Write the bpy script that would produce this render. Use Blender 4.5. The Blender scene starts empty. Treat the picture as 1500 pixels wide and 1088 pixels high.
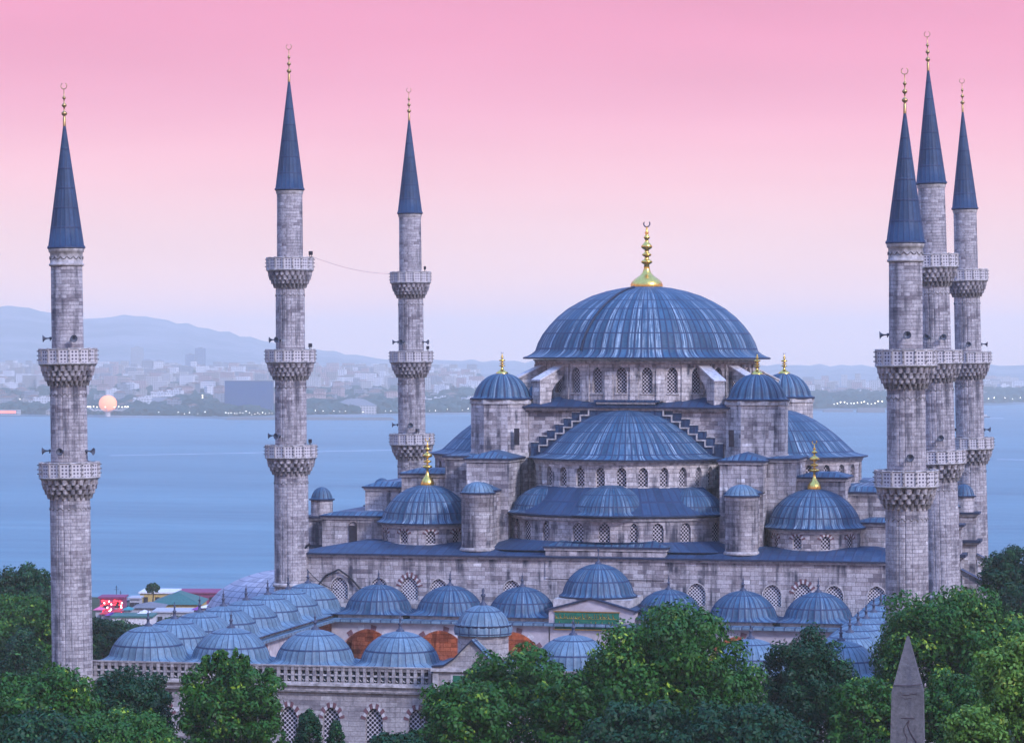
import bpy, bmesh, math, random
import numpy as np
from mathutils import Vector, Matrix
R_ = math.radians
PI = math.pi
sc = bpy.context.scene
random.seed(7); rng = np.random.default_rng(7)
# ------------------------------------------------------------------ camera
F_PX = 4485.9; CAM = Vector((53.979, -295.39, 33.829)); YAW, PITCH, ROLL = -0.2108, -0.0035, 0.0020
cy_, sy_, cp_, sp_ = math.cos(YAW), math.sin(YAW), math.cos(PITCH), math.sin(PITCH)
FW = Vector((sy_*cp_, cy_*cp_, sp_)); RT0 = Vector((cy_, -sy_, 0)); UP0 = RT0.cross(FW)
RT = RT0*math.cos(ROLL)+UP0*math.sin(ROLL); UPV = UP0*math.cos(ROLL)-RT0*math.sin(ROLL)
cam = bpy.data.cameras.new('camera'); co = bpy.data.objects.new('camera', cam); sc.collection.objects.link(co)
cam.sensor_width = 36; cam.lens = F_PX/1500*36; cam.clip_start = 1; cam.clip_end = 60000
M = Matrix((RT, UPV, -FW)).transposed().to_4x4(); M.translation = CAM; co.matrix_world = M
sc.camera = co
def at(px, py, depth):
    """photo pixel + depth along the view axis -> world point"""
    return CAM + (FW + RT*((px-750)/F_PX) - UPV*((py-544)/F_PX))*depth
# ------------------------------------------------------------------ sky, sun, exposure
SUN_EL, SUN_AZ = 34, 126        # azimuth measured from +Y clockwise: behind the camera, to its right
w = bpy.data.worlds.new('World'); sc.world = w; w.use_nodes = True
nt = w.node_tree; nt.nodes.clear(); N = nt.nodes.new; L = nt.links.new
tc = N('ShaderNodeTexCoord'); sep = N('ShaderNodeSeparateXYZ'); L(tc.outputs['Generated'], sep.inputs[0])
ramp = N('ShaderNodeValToRGB'); L(sep.outputs['Z'], ramp.inputs[0])
def lin(r, g, b): return tuple(((v/255+0.055)/1.055)**2.4 if v > 10 else v/255/12.92 for v in (r, g, b))+(1,)
cr = ramp.color_ramp; cr.interpolation = 'EASE'
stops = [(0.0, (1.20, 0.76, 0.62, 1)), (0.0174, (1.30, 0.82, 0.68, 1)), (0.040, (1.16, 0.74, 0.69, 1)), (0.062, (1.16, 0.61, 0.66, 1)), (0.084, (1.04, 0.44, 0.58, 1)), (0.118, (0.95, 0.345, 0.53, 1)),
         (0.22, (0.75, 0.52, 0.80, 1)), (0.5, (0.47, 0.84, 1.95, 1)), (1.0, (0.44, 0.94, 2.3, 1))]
def smooth(st, xs):
    out = []
    for x in xs:
        k = max(i for i in range(len(st)-1) if st[i][0] <= x+1e-9); P_ = [st[max(0, k-1)], st[k], st[k+1], st[min(len(st)-1, k+2)]]
        h = P_[2][0]-P_[1][0]; t = (x-P_[1][0])/h; v = []
        for q in range(3):
            m0 = (P_[2][1][q]-P_[0][1][q])/max(1e-6, P_[2][0]-P_[0][0])*h; m1 = (P_[3][1][q]-P_[1][1][q])/max(1e-6, P_[3][0]-P_[1][0])*h
            v.append((2*t**3-3*t*t+1)*P_[1][1][q]+(t**3-2*t*t+t)*m0+(3*t*t-2*t**3)*P_[2][1][q]+(t**3-t*t)*m1)
        out.append((x, tuple(v)+(1,)))
    return out
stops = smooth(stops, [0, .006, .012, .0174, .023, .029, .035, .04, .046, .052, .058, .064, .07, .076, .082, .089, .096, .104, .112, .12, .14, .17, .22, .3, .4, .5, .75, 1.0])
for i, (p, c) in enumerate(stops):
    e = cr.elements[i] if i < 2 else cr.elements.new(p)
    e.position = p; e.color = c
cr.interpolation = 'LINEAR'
vn = N('ShaderNodeTexNoise'); mp_ = N('ShaderNodeMapping'); mp_.inputs['Scale'].default_value = (5, 5, 42); L(tc.outputs['Generated'], mp_.inputs[0]); L(mp_.outputs[0], vn.inputs['Vector']); vn.inputs['Scale'].default_value = 1.0; vn.inputs['Detail'].default_value = 5
mr = N('ShaderNodeMapRange'); L(vn.outputs[0], mr.inputs[0]); mr.inputs[1].default_value = 0.3; mr.inputs[2].default_value = 0.7; mr.inputs[3].default_value = 0.955; mr.inputs[4].default_value = 1.045
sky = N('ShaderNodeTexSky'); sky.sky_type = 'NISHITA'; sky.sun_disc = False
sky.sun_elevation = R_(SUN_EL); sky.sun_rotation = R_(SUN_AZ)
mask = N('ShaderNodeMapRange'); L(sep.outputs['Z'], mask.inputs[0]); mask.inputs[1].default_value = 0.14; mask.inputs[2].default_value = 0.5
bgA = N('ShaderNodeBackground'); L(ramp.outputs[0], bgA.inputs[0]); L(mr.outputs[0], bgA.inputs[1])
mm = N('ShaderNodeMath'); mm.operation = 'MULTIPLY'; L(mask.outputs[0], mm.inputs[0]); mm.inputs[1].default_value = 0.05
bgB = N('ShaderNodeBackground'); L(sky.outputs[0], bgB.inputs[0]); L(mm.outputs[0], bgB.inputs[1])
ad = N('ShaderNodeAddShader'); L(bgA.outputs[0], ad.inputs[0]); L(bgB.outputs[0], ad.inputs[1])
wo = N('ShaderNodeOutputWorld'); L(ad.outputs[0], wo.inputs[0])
sl = bpy.data.lights.new('sun', 'SUN'); so = bpy.data.objects.new('sun', sl); sc.collection.objects.link(so)
sl.energy = 3.6; sl.angle = R_(9); sl.color = (0.90, 0.86, 1.0)
sd = Vector((math.sin(R_(SUN_AZ))*math.cos(R_(SUN_EL)), math.cos(R_(SUN_AZ))*math.cos(R_(SUN_EL)), math.sin(R_(SUN_EL))))
so.rotation_euler = sd.to_track_quat('Z', 'Y').to_euler()
sc.view_settings.view_transform = 'Standard'; sc.view_settings.look = 'None'; sc.view_settings.exposure = 0; sc.view_settings.gamma = 1
cyc = sc.cycles; cyc.use_denoising = True; cyc.max_bounces = 5; cyc.diffuse_bounces = 2; cyc.glossy_bounces = 2
cyc.volume_bounces = 1; cyc.transparent_max_bounces = 6; cyc.sample_clamp_indirect = 6

# ------------------------------------------------------------------ materials
class MT:
    def __init__(s, name, rough=0.8, spec=0.3, metal=0):
        s.m = bpy.data.materials.new(name); s.m.use_nodes = True; s.t = s.m.node_tree; s.b = s.t.nodes['Principled BSDF']
        s.b.inputs['Roughness'].default_value = rough; s.b.inputs['Specular IOR Level'].default_value = spec; s.b.inputs['Metallic'].default_value = metal
    def n(s, typ, ins=None, **kw):
        nd = s.t.nodes.new('ShaderNode'+typ)
        for k, v in kw.items(): setattr(nd, k, v)
        for k, v in (ins or {}).items():
            if hasattr(v, 'node'): s.t.links.new(v, nd.inputs[k])
            else: nd.inputs[k].default_value = v
        return nd
    def math(s, op, a, b=0.0, c=0.0):
        return s.n('Math', {0: a, 1: b, 2: c}, operation=op).outputs[0]
    def mix(s, f, a, b, bt='MIX'):
        return s.n('MixRGB', {0: f, 1: a, 2: b}, blend_type=bt).outputs[0]
    def uv(s): return s.n('TexCoord').outputs['UV']
    def obj(s): return s.n('TexCoord').outputs['Object']
    def maps(s, v, sca=(1, 1, 1), rot=(0, 0, 0)): return s.n('Mapping', {0: v, 'Scale': sca, 'Rotation': rot}).outputs[0]
    def noise(s, v, scale, detail=4, rough=0.55): return s.n('TexNoise', {'Vector': v, 'Scale': scale, 'Detail': detail, 'Roughness': rough}).outputs[0]
    def ramp(s, v, pts):
        r = s.n('ValToRGB', {0: v}); e = r.color_ramp.elements
        for i, (p, c) in enumerate(pts):
            x = e[i] if i < 2 else e.new(p)
            x.position = p; x.color = c if isinstance(c, tuple) else (c, c, c, 1)
        return r.outputs[0]
    def col(s, c): s.t.links.new(c, s.b.inputs['Base Color']) if hasattr(c, 'node') else setattr(s.b.inputs['Base Color'], 'default_value', c)
    def bump(s, h, strength=0.4, dist=0.05):
        b = s.n('Bump', {'Height': h, 'Strength': strength, 'Distance': dist}); s.t.links.new(b.outputs[0], s.b.inputs['Normal'])

def stone(name, c1, c2, light, dark, bw=0.85, bh=0.42, stain=0.55, mortar=0.8, seed=0.0):
    m = MT(name, 0.9, 0.15); uv = m.uv(); ob = m.obj()
    br = m.n('TexBrick', {'Vector': uv, 'Color1': (0, 0, 0, 1), 'Color2': (1, 1, 1, 1), 'Mortar': (.5, .5, .5, 1), 'Scale': 1.0, 'Mortar Size': 0.014, 'Mortar Smooth': 0.3, 'Bias': 0.0, 'Brick Width': bw, 'Row Height': bh})
    br.offset = 0.43; br.squash = 1.35; br.squash_frequency = 3
    big = m.noise(m.maps(ob, (1, 1, 1.6)), 0.28+seed, 3)
    # patches of paler, repaired blocks and of darker ones
    crs = m.noise(m.maps(uv, (0.06, 2.3, 1)), 1.0, 2)
    v = m.math('ADD', m.math('ADD', m.math('MULTIPLY', br.outputs[0], 0.38), m.math('MULTIPLY', crs, 0.26)), m.math('MULTIPLY', big, 0.52))
    c = m.ramp(v, [(0.34, dark), (0.46, c1), (0.68, c2), (0.78, c2), (0.84, light)])
    grain = m.noise(ob, 5.0, 5, 0.7)
    c = m.mix(0.55, c, m.ramp(grain, [(0.32, 0.35), (0.66, 1.3)]), 'MULTIPLY')
    # dark run-off streaks and soot: wear with shapes of its own
    st = m.noise(m.maps(uv, (1.3, 0.10, 1)), 1.0, 4, 0.6)
    blot = m.noise(ob, 0.55, 4, 0.6)
    sm = m.math('MULTIPLY', m.ramp(st, [(0.46, 0.0), (0.62, 1.0)]), m.ramp(blot, [(0.38, 0.12), (0.58, 1.0)]))
    c = m.mix(m.math('MULTIPLY', sm, stain), c, (0.055, 0.055, 0.075, 1))
    c = m.mix(m.math('MULTIPLY', br.outputs['Fac'], mortar), c, (0.07, 0.065, 0.085, 1))
    m.col(c)
    h = m.math('ADD', m.math('MULTIPLY', br.outputs['Fac'], -1.0), m.math('MULTIPLY', grain, 0.7))
    m.bump(h, 0.9, 0.04); return m.m
def lead(name, a, b, hi, streak=1.0, line=0.85, lw=0.075):
    m = MT(name, 0.6, 0.35); uv = m.uv(); ob = m.obj()
    sp = m.n('SeparateXYZ', {0: uv}); u, v = sp.outputs[0], sp.outputs[1]
    fl = m.n('CombineXYZ', {0: m.math('FLOOR', u), 1: m.math('FLOOR', v), 2: 0.0}).outputs[0]
    rnd = m.n('TexWhiteNoise', {0: fl}).outputs[0]
    fl2 = m.n('CombineXYZ', {0: m.math('FLOOR', u), 1: 7.0, 2: 0.0}).outputs[0]
    rnd2 = m.n('TexWhiteNoise', {0: fl2}).outputs[0]
    big = m.noise(ob, 0.5, 4, 0.65); fine = m.noise(ob, 4.0, 5, 0.7)
    c = m.mix(m.ramp(big, [(0.35, 0.0), (0.65, 1.0)]), a, b)
    c = m.mix(0.5, c, m.ramp(rnd, [(0.0, 0.55), (1.0, 1.35)]), 'MULTIPLY')
    # pale oxide bloom running down some sheets
    run = m.noise(m.maps(uv, (5.0, 0.45, 1)), 1.0, 5, 0.7)
    ox = m.math('MULTIPLY', m.ramp(run, [(0.46, 0.0), (0.72, 1.0)]), m.ramp(rnd2, [(0.2, 0.05), (0.9, 1.0)]))
    low = m.ramp(m.math('MULTIPLY', v, 0.14), [(0.35, 0.45), (0.8, 1.0)])
    c = m.mix(m.math('MULTIPLY', m.math('MULTIPLY', ox, low), 0.85*streak), c, hi)
    c = m.mix(0.4, c, m.ramp(fine, [(0.3, 0.55), (0.7, 1.3)]), 'MULTIPLY')
    def ln(x, wd):
        f = m.math('ABSOLUTE', m.math('SUBTRACT', m.math('FRACT', x), 0.5))
        return m.ramp(f, [(0.5-wd*1.25, 0.0), (0.5-wd*0.6, 1.0)])
    l1 = ln(u, lw); l2 = ln(v, 0.05)
    lm_ = m.math('MAXIMUM', l1, l2)
    c = m.mix(m.math('MULTIPLY', lm_, line), c, (0.018, 0.03, 0.075, 1))
    m.col(c); m.bump(m.math('ADD', m.math('MULTIPLY', fine, 0.5), m.math('MULTIPLY', lm_, 1.0)), 0.5, 0.05)
    return m.m
def plain(name, c, rough=0.8, spec=0.3, metal=0, var=0.35, scale=3.0):
    m = MT(name, rough, spec, metal)
    n = m.noise(m.obj(), scale, 4, 0.6)
    m.col(m.mix(1.0, m.ramp(n, [(0.3, 1-var), (0.7, 1+var*0.6)]), c+(1,) if len(c) == 3 else c, 'MULTIPLY')); return m.m
def lattice(name, bar, hole, pitch=0.21, thr=0.34, rot=45):
    m = MT(name, 0.8, 0.2)
    v = m.n('TexVoronoi', {'Vector': m.maps(m.uv(), (1/pitch,)*3, (0, 0, R_(rot))), 'Scale': 1.0, 'Randomness': 0.0}).outputs['Distance']
    m.col(m.ramp(v, [(thr, hole+(1,)), (thr+0.08, bar+(1,))])); return m.m
def emit(name, c, s):
    m = MT(name); m.col(c+(1,)); m.b.inputs['Emission Color'].default_value = c+(1,); m.b.inputs['Emission Strength'].default_value = s; return m.m
S_HALL = stone('pale limestone ashlar', (0.34, 0.30, 0.30, 1), (0.49, 0.45, 0.45, 1), (0.74, 0.71, 0.70, 1), (0.17, 0.145, 0.16, 1), stain=1.0)
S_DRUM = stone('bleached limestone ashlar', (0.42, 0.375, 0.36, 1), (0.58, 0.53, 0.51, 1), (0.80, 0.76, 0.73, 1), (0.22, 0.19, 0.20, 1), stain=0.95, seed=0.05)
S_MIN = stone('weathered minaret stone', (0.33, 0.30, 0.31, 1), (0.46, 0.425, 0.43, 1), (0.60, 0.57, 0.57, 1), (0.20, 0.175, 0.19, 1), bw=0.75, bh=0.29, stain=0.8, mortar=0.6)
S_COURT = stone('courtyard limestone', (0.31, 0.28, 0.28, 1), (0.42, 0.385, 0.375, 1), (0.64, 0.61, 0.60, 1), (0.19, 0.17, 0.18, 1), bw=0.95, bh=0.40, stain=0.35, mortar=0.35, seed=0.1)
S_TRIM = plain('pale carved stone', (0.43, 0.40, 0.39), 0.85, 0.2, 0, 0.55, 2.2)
S_DARK = plain('dark carved stone', (0.21, 0.19, 0.19), 0.9, 0.2, 0, 0.7, 3.0)  # mottled dark tone for bands, knobs and the lowest corbel tier
PLASTER = plain('rendered plaster', (0.42, 0.37, 0.38), 0.9, 0.15, 0, 0.25, 1.2)
LEAD = lead('sheet lead', (0.016, 0.054, 0.105, 1), (0.033, 0.092, 0.16, 1), (0.46, 0.56, 0.62, 1), 1.35, 0.98, 0.13)
LEAD_D = lead('dark sheet lead', (0.012, 0.034, 0.08, 1), (0.022, 0.052, 0.115, 1), (0.11, 0.18, 0.27, 1), 0.7, 0.9, 0.10)
LEAD_P = lead('pale sheet lead', (0.075, 0.135, 0.19, 1), (0.12, 0.195, 0.255, 1), (0.36, 0.44, 0.50, 1), 0.9, 0.98, 0.06)
LEAD_G = lead('bright sheet lead', (0.27, 0.28, 0.34, 1), (0.33, 0.33, 0.38, 1), (0.42, 0.42, 0.46, 1), 0.4, 0.75, 0.05)
EDGE = plain('lead edge', (0.022, 0.03, 0.06), 0.6, 0.3)
GOLD = plain('gilded copper', (0.85, 0.55, 0.13), 0.28, 0.5, 1.0, 0.25, 5.0)
BRASS = plain('dull brass', (0.45, 0.30, 0.12), 0.4, 0.5, 0.8, 0.3, 5.0)
FIN = plain('dark lead finial', (0.05, 0.06, 0.10), 0.5)
LATT = lattice('stone lattice', (0.50, 0.46, 0.48), (0.006, 0.006, 0.015), 0.27, 0.40)
LATT_W = lattice('white plaster lattice', (0.60, 0.57, 0.58), (0.012, 0.01, 0.03), 0.24, 0.36)
LATT_P = lattice('pierced marble panel', (0.50, 0.47, 0.47), (0.07, 0.06, 0.09), 0.29, 0.24, 0)
IRON = plain('dark iron', (0.02, 0.02, 0.03), 0.5)
RED = plain('red voussoir stone', (0.16, 0.075, 0.085), 0.9)
WHT = plain('white voussoir stone', (0.52, 0.49, 0.49), 0.85)
GREEN_P = plain('green enamel panel', (0.015, 0.13, 0.07), 0.6)
ORANGE = plain('orange cloth', (0.50, 0.085, 0.012), 0.9, 0.1, 0, 0.6, 0.8)
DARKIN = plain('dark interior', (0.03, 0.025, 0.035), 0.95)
PORPH = stone('weathered granite', (0.12, 0.115, 0.12, 1), (0.17, 0.16, 0.165, 1), (0.24, 0.225, 0.23, 1), (0.08, 0.075, 0.08, 1), bw=40, bh=40, stain=0.6)
HORN = plain('grey painted horn', (0.07, 0.08, 0.11), 0.5)

# ------------------------------------------------------------------ mesh builder
class MB:
    def __init__(s): s.v = []; s.f = []; s.uv = []; s.mi = []; s.mats = []; s.sm = []
    def m(s, mat):
        if mat not in s.mats: s.mats.append(mat)
        return s.mats.index(mat)
    def face(s, pts, mat, uvs=None, smooth=False):
        i = len(s.v); s.v += [tuple(p) for p in pts]; s.f.append(tuple(range(i, i+len(pts)))); s.mi.append(s.m(mat)); s.sm.append(smooth)
        if uvs is None:
            P = [Vector(p) for p in pts]; n = Vector((0, 0, 0))
            for k in range(1, len(P)-1): n += (P[k]-P[0]).cross(P[k+1]-P[0])
            if n.length < 1e-12: n = Vector((0, 0, 1))
            n.normalize()
            if abs(n.z) > 0.95: uvs = [(p.x, p.y) for p in P]
            else:
                t = Vector((0, 0, 1)).cross(n).normalized(); b = n.cross(t)
                uvs = [(p.dot(t), p.dot(b)) for p in P]
        s.uv += uvs
    def grid(s, rows, mat, uvf=None, closed=False, smooth=True):
        base = len(s.v); nr = len(rows); nc = len(rows[0]); m = s.m(mat)
        for r in rows: s.v += [tuple(p) for p in r]
        for i in range(nr-1):
            for j in range(nc if closed else nc-1):
                j2 = (j+1) % nc
                s.f.append((base+i*nc+j, base+i*nc+j2, base+(i+1)*nc+j2, base+(i+1)*nc+j)); s.mi.append(m); s.sm.append(smooth)
                s.uv += [uvf(i, j), uvf(i, j+1), uvf(i+1, j+1), uvf(i+1, j)] if uvf else [(0, 0)]*4
    def box(s, x0, x1, y0, y1, z0, z1, mat, top=None, bottom=True):
        a, b, c, d = (x0, y0), (x1, y0), (x1, y1), (x0, y1); s.prism([a, b, c, d], z0, z1, mat, top, bottom)
    def prism(s, poly, z0, z1, mat, top=None, bottom=True):
        n = len(poly)
        for i in range(n):
            (xa, ya), (xb, yb) = poly[i], poly[(i+1) % n]
            s.face([(xa, ya, z0), (xb, yb, z0), (xb, yb, z1), (xa, ya, z1)], mat)
        s.face([(x, y, z1) for x, y in poly], top or mat)
        if bottom: s.face([(x, y, z0) for x, y in reversed(poly)], mat)
    def lathe(s, prof, n, mat, c=(0, 0), a0=0, a1=2*PI, rmod=None, uvm=None, smooth=True):
        full = abs(a1-a0-2*PI) < 1e-6; cols = n if full else n+1
        rows = []
        for k, (r, z) in enumerate(prof):
            row = []
            for j in range(cols):
                a = a0+(a1-a0)*j/n; rr = r*(rmod(a, k, r, z) if rmod else 1.0)
                row.append((c[0]+rr*math.sin(a), c[1]-rr*math.cos(a), z))
            rows.append(row)
        def uvf(i, j):
            if uvm: return uvm(i, j)
            rm = max(p[0] for p in prof); return ((a0+(a1-a0)*j/n)*rm, prof[i][1])
        s.grid(rows[::-1] if prof[0][1] > prof[-1][1] else rows, mat, (lambda i, j: uvf(len(prof)-1-i, j)) if prof[0][1] > prof[-1][1] else uvf, full, smooth)
    def tube(s, pts, r, mat, n=6):
        P = [Vector(p) for p in pts]; rows = []
        rs = r if isinstance(r, (list, tuple)) else [r]*len(P)
        for i, p in enumerate(P):
            d = (P[min(i+1, len(P)-1)]-P[max(i-1, 0)]).normalized()
            t = d.cross(Vector((0, 0, 1)) if abs(d.z) < 0.9 else Vector((1, 0, 0))).normalized(); b = d.cross(t)
            rows.append([p+(t*math.cos(2*PI*k/n)+b*math.sin(2*PI*k/n))*rs[i] for k in range(n)])
        s.grid(rows, mat, lambda i, j: (j/n, i), True)
    def build(s, name, parent=None, loc=None):
        me = bpy.data.meshes.new(name); me.from_pydata(s.v, [], s.f)
        ul = me.uv_layers.new(name='UVMap'); ul.data.foreach_set('uv', np.array(s.uv, dtype=np.float32).ravel())
        me.polygons.foreach_set('material_index', s.mi); me.polygons.foreach_set('use_smooth', s.sm)
        for m in s.mats: me.materials.append(m)
        me.update(); o = bpy.data.objects.new(name, me); sc.collection.objects.link(o)
        if loc: o.location = loc
        if parent: o.parent = parent
        return o
def tag(o, label=None, cat=None, group=None, kind=None):
    if label: o['label'] = label
    if cat: o['category'] = cat
    if group: o['group'] = group
    if kind: o['kind'] = kind
    return o
def empty(name, loc, label, cat, group=None):
    o = bpy.data.objects.new(name, None); o.location = loc; o.empty_display_size = 1; sc.collection.objects.link(o)
    return tag(o, label, cat, group)
def copy_tree(o, parent=None):
    c = o.copy(); sc.collection.objects.link(c)
    if parent: c.parent = parent
    for ch in [x for x in KIDS.get(o.name, [])]: copy_tree(ch, c)
    return c
KIDS = {}
def kid(o, parent): KIDS.setdefault(parent.name, []).append(o); return o

DP = [(0.0, 1.0), (0.10, 0.992), (0.22, 0.965), (0.36, 0.915), (0.49, 0.845), (0.60, 0.755), (0.71, 0.645), (0.80, 0.52), (0.875, 0.385), (0.935, 0.25), (0.975, 0.125), (1.0, 0.0)]
DP2 = [(0, 1), (.12, .985), (.29, .93), (.42, .84), (.53, .735), (.66, .57), (.77, .41), (.88, .22), (.96, .07), (1.0, 0)]
def dome(mb, c, ze, r, h, seams, mat, flare=0.8, drop=0.35, courses=6, a0=0, a1=2*PI, lobes=False, square=None, ridge=0.022, sub=4, dp=None):
    """lead dome of radius r whose shell springs `drop` above the eave at ze; flare is the skirt's reach beyond r"""
    prof = [(max(q*r, 0.02), ze+drop+p*h) for q, p in (dp or DP)]
    prof += [(r+flare*0.28, ze+drop*0.55), (r+flare*0.62, ze+drop*0.22), (r+flare, ze)]
    n = seams*sub; L_ = [0.0]
    for i in range(1, len(prof)): L_.append(L_[-1]+math.hypot(prof[i][0]-prof[i-1][0], prof[i][1]-prof[i-1][1]))
    off = [1.0+ridge, 1.0, 1.0, 1.0]
    def rmod(a, k, rr, z):
        j = int(round((a-a0)/(a1-a0)*n)); f = 1.0
        if lobes: f *= 0.955+0.055*abs(math.sin((a-a0)/(a1-a0)*seams*PI))**0.7
        elif j % sub == 0: f *= 1+ridge*min(1, rr/r)*(2.9/max(r, 2.9))
        if square and k >= len(prof)-3:
            t = (0.25, 0.65, 1.0)[k-len(prof)+3]; sq = min(1/max(abs(math.sin(a)), abs(math.cos(a))), 1.36)*square/(r+flare)
            f *= (1-t)+t*sq
        return f
    def zf(p): return p
    mb.lathe(prof, n, mat, c, a0, a1, rmod, lambda i, j: (j/sub+0.0, L_[i]/L_[-1]*courses), True)
    if not square:
        mb.lathe([(r+flare, ze), (r+flare, ze-0.14), (r+flare-0.3, ze-0.16), (r-0.4, ze-0.10)], max(n//2, 24), EDGE, c, a0, a1, smooth=False)
def finial(mb, c, z, h, r, mat, n=14, ring=True, tip=None, k=1.0):
    b = [(0.96, -0.02), (1.0, 0.01), (1.0, 0.05), (0.93, 0.09), (0.74, 0.135), (0.46, 0.18), (0.28, 0.225), (0.19, 0.28), (0.16, 0.345), (0.30*k, 0.365), (0.36*k, 0.385), (0.30*k, 0.405), (0.15, 0.425), (0.13, 0.46), (0.26*k, 0.475), (0.30*k, 0.49), (0.26*k, 0.505),
         (0.13, 0.525), (0.13, 0.56), (0.30*k, 0.585), (0.36*k, 0.61), (0.26*k, 0.645), (0.13, 0.675), (0.10, 0.71), (0.17*k, 0.73), (0.20*k, 0.745), (0.15*k, 0.76), (0.08, 0.785), (0.13*k, 0.81), (0.07, 0.84), (0.05, 0.90)]
    mb.lathe([(q*r, z+p*h) for q, p in b], n, mat, c)
    if ring:
        rr = h*0.045; zz = z+h*0.945
        mb.tube([(c[0]+rr*math.sin(t), c[1], zz-rr*math.cos(t)) for t in np.linspace(-0.1*PI-1.9, 1.9+0.1*PI, 14)], rr*0.22, tip or mat, 5)
def bead_finial(mb, c, z, h, r, n=10):
    mb.lathe([(r*0.55, z-0.25), (r*0.5, z+h*0.14), (r*0.3, z+h*0.16), (r*0.9, z+h*0.20), (r*1.0, z+h*0.225), (r*0.9, z+h*0.25), (r*0.25, z+h*0.29), (r*0.22, z+h*0.36), (r*0.8, z+h*0.40), (r*0.85, z+h*0.42), (r*0.8, z+h*0.44), (r*0.22, z+h*0.48), (r*0.2, z+h*0.55), (r*0.6, z+h*0.585), (r*0.65, z+h*0.60), (r*0.55, z+h*0.615), (r*0.18, z+h*0.65), (r*0.15, z+h*0.8)], n, BRASS, c)
    rr = h*0.075
    mb.tube([(c[0]+rr*math.sin(t), c[1], z+h*0.88-rr*math.cos(t)) for t in np.linspace(-2.6, 2.6, 14)], 0.035, BRASS, 5)
    mb.tube([(c[0], c[1], z+h*0.78), (c[0], c[1], z+h*0.82)], 0.04, BRASS, 5)

def cylmap(c, R): return lambda u, z, d=0: (c[0]+(R-d)*math.sin(u/R), c[1]-(R-d)*math.cos(u/R), z)
def planemap(o, t):
    n = Vector((t[1], -t[0]))   # outward normal for t running left to right seen from outside
    return lambda u, z, d=0: (o[0]+t[0]*u-n.x*d, o[1]+t[1]*u-n.y*d, z)
def archz(s, rise): return rise*max(0.0, (1-abs(s)**1.7))**0.62
NA = 10
def bay(mb, mp, u0, u1, z0, z1, mat, win=None, depth=0.35, seg=1.2, rmat=None):
    """wall strip between u0 and u1 with an arched opening win=(centre, width, sill, spring, rise)"""
    rmat = rmat or mat
    def strip(a, b, za, zb):
        k = max(1, int(math.ceil((b-a)/seg)))
        for i in range(k):
            x, y = a+(b-a)*i/k, a+(b-a)*(i+1)/k
            mb.face([mp(x, za), mp(y, za), mp(y, zb), mp(x, zb)], mat, [(x, za), (y, za), (y, zb), (x, zb)])
    if not win: strip(u0, u1, z0, z1); return
    uc, wd, sl_, sp, ri = win; a, b = uc-wd/2, uc+wd/2
    strip(u0, a, z0, z1); strip(b, u1, z0, z1)
    if sl_ > z0+1e-4: strip(a, b, z0, sl_)
    pts = [(uc+wd/2*t, sp+archz(t, ri)) for t in np.linspace(-1, 1, NA+1)]
    for (x, zx), (y, zy) in zip(pts, pts[1:]):
        mb.face([mp(x, zx), mp(y, zy), mp(y, z1), mp(x, z1)], mat, [(x, zx), (y, zy), (y, z1), (x, z1)])
        mb.face([mp(x, zx), mp(x, zx, depth), mp(y, zy, depth), mp(y, zy)], rmat, [(x, zx), (x+depth, zx), (y+depth, zy), (y, zy)])
    for x, flip in ((a, 0), (b, 1)):
        q = [mp(x, sl_), mp(x, sl_, depth), mp(x, sp, depth), mp(x, sp)]; uvq = [(x, sl_), (x+depth, sl_), (x+depth, sp), (x, sp)]
        mb.face(q[::-1] if not flip else q, rmat, uvq[::-1] if not flip else uvq)
    mb.face([mp(a, sl_), mp(b, sl_), mp(b, sl_, depth), mp(a, sl_, depth)], rmat)
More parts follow.
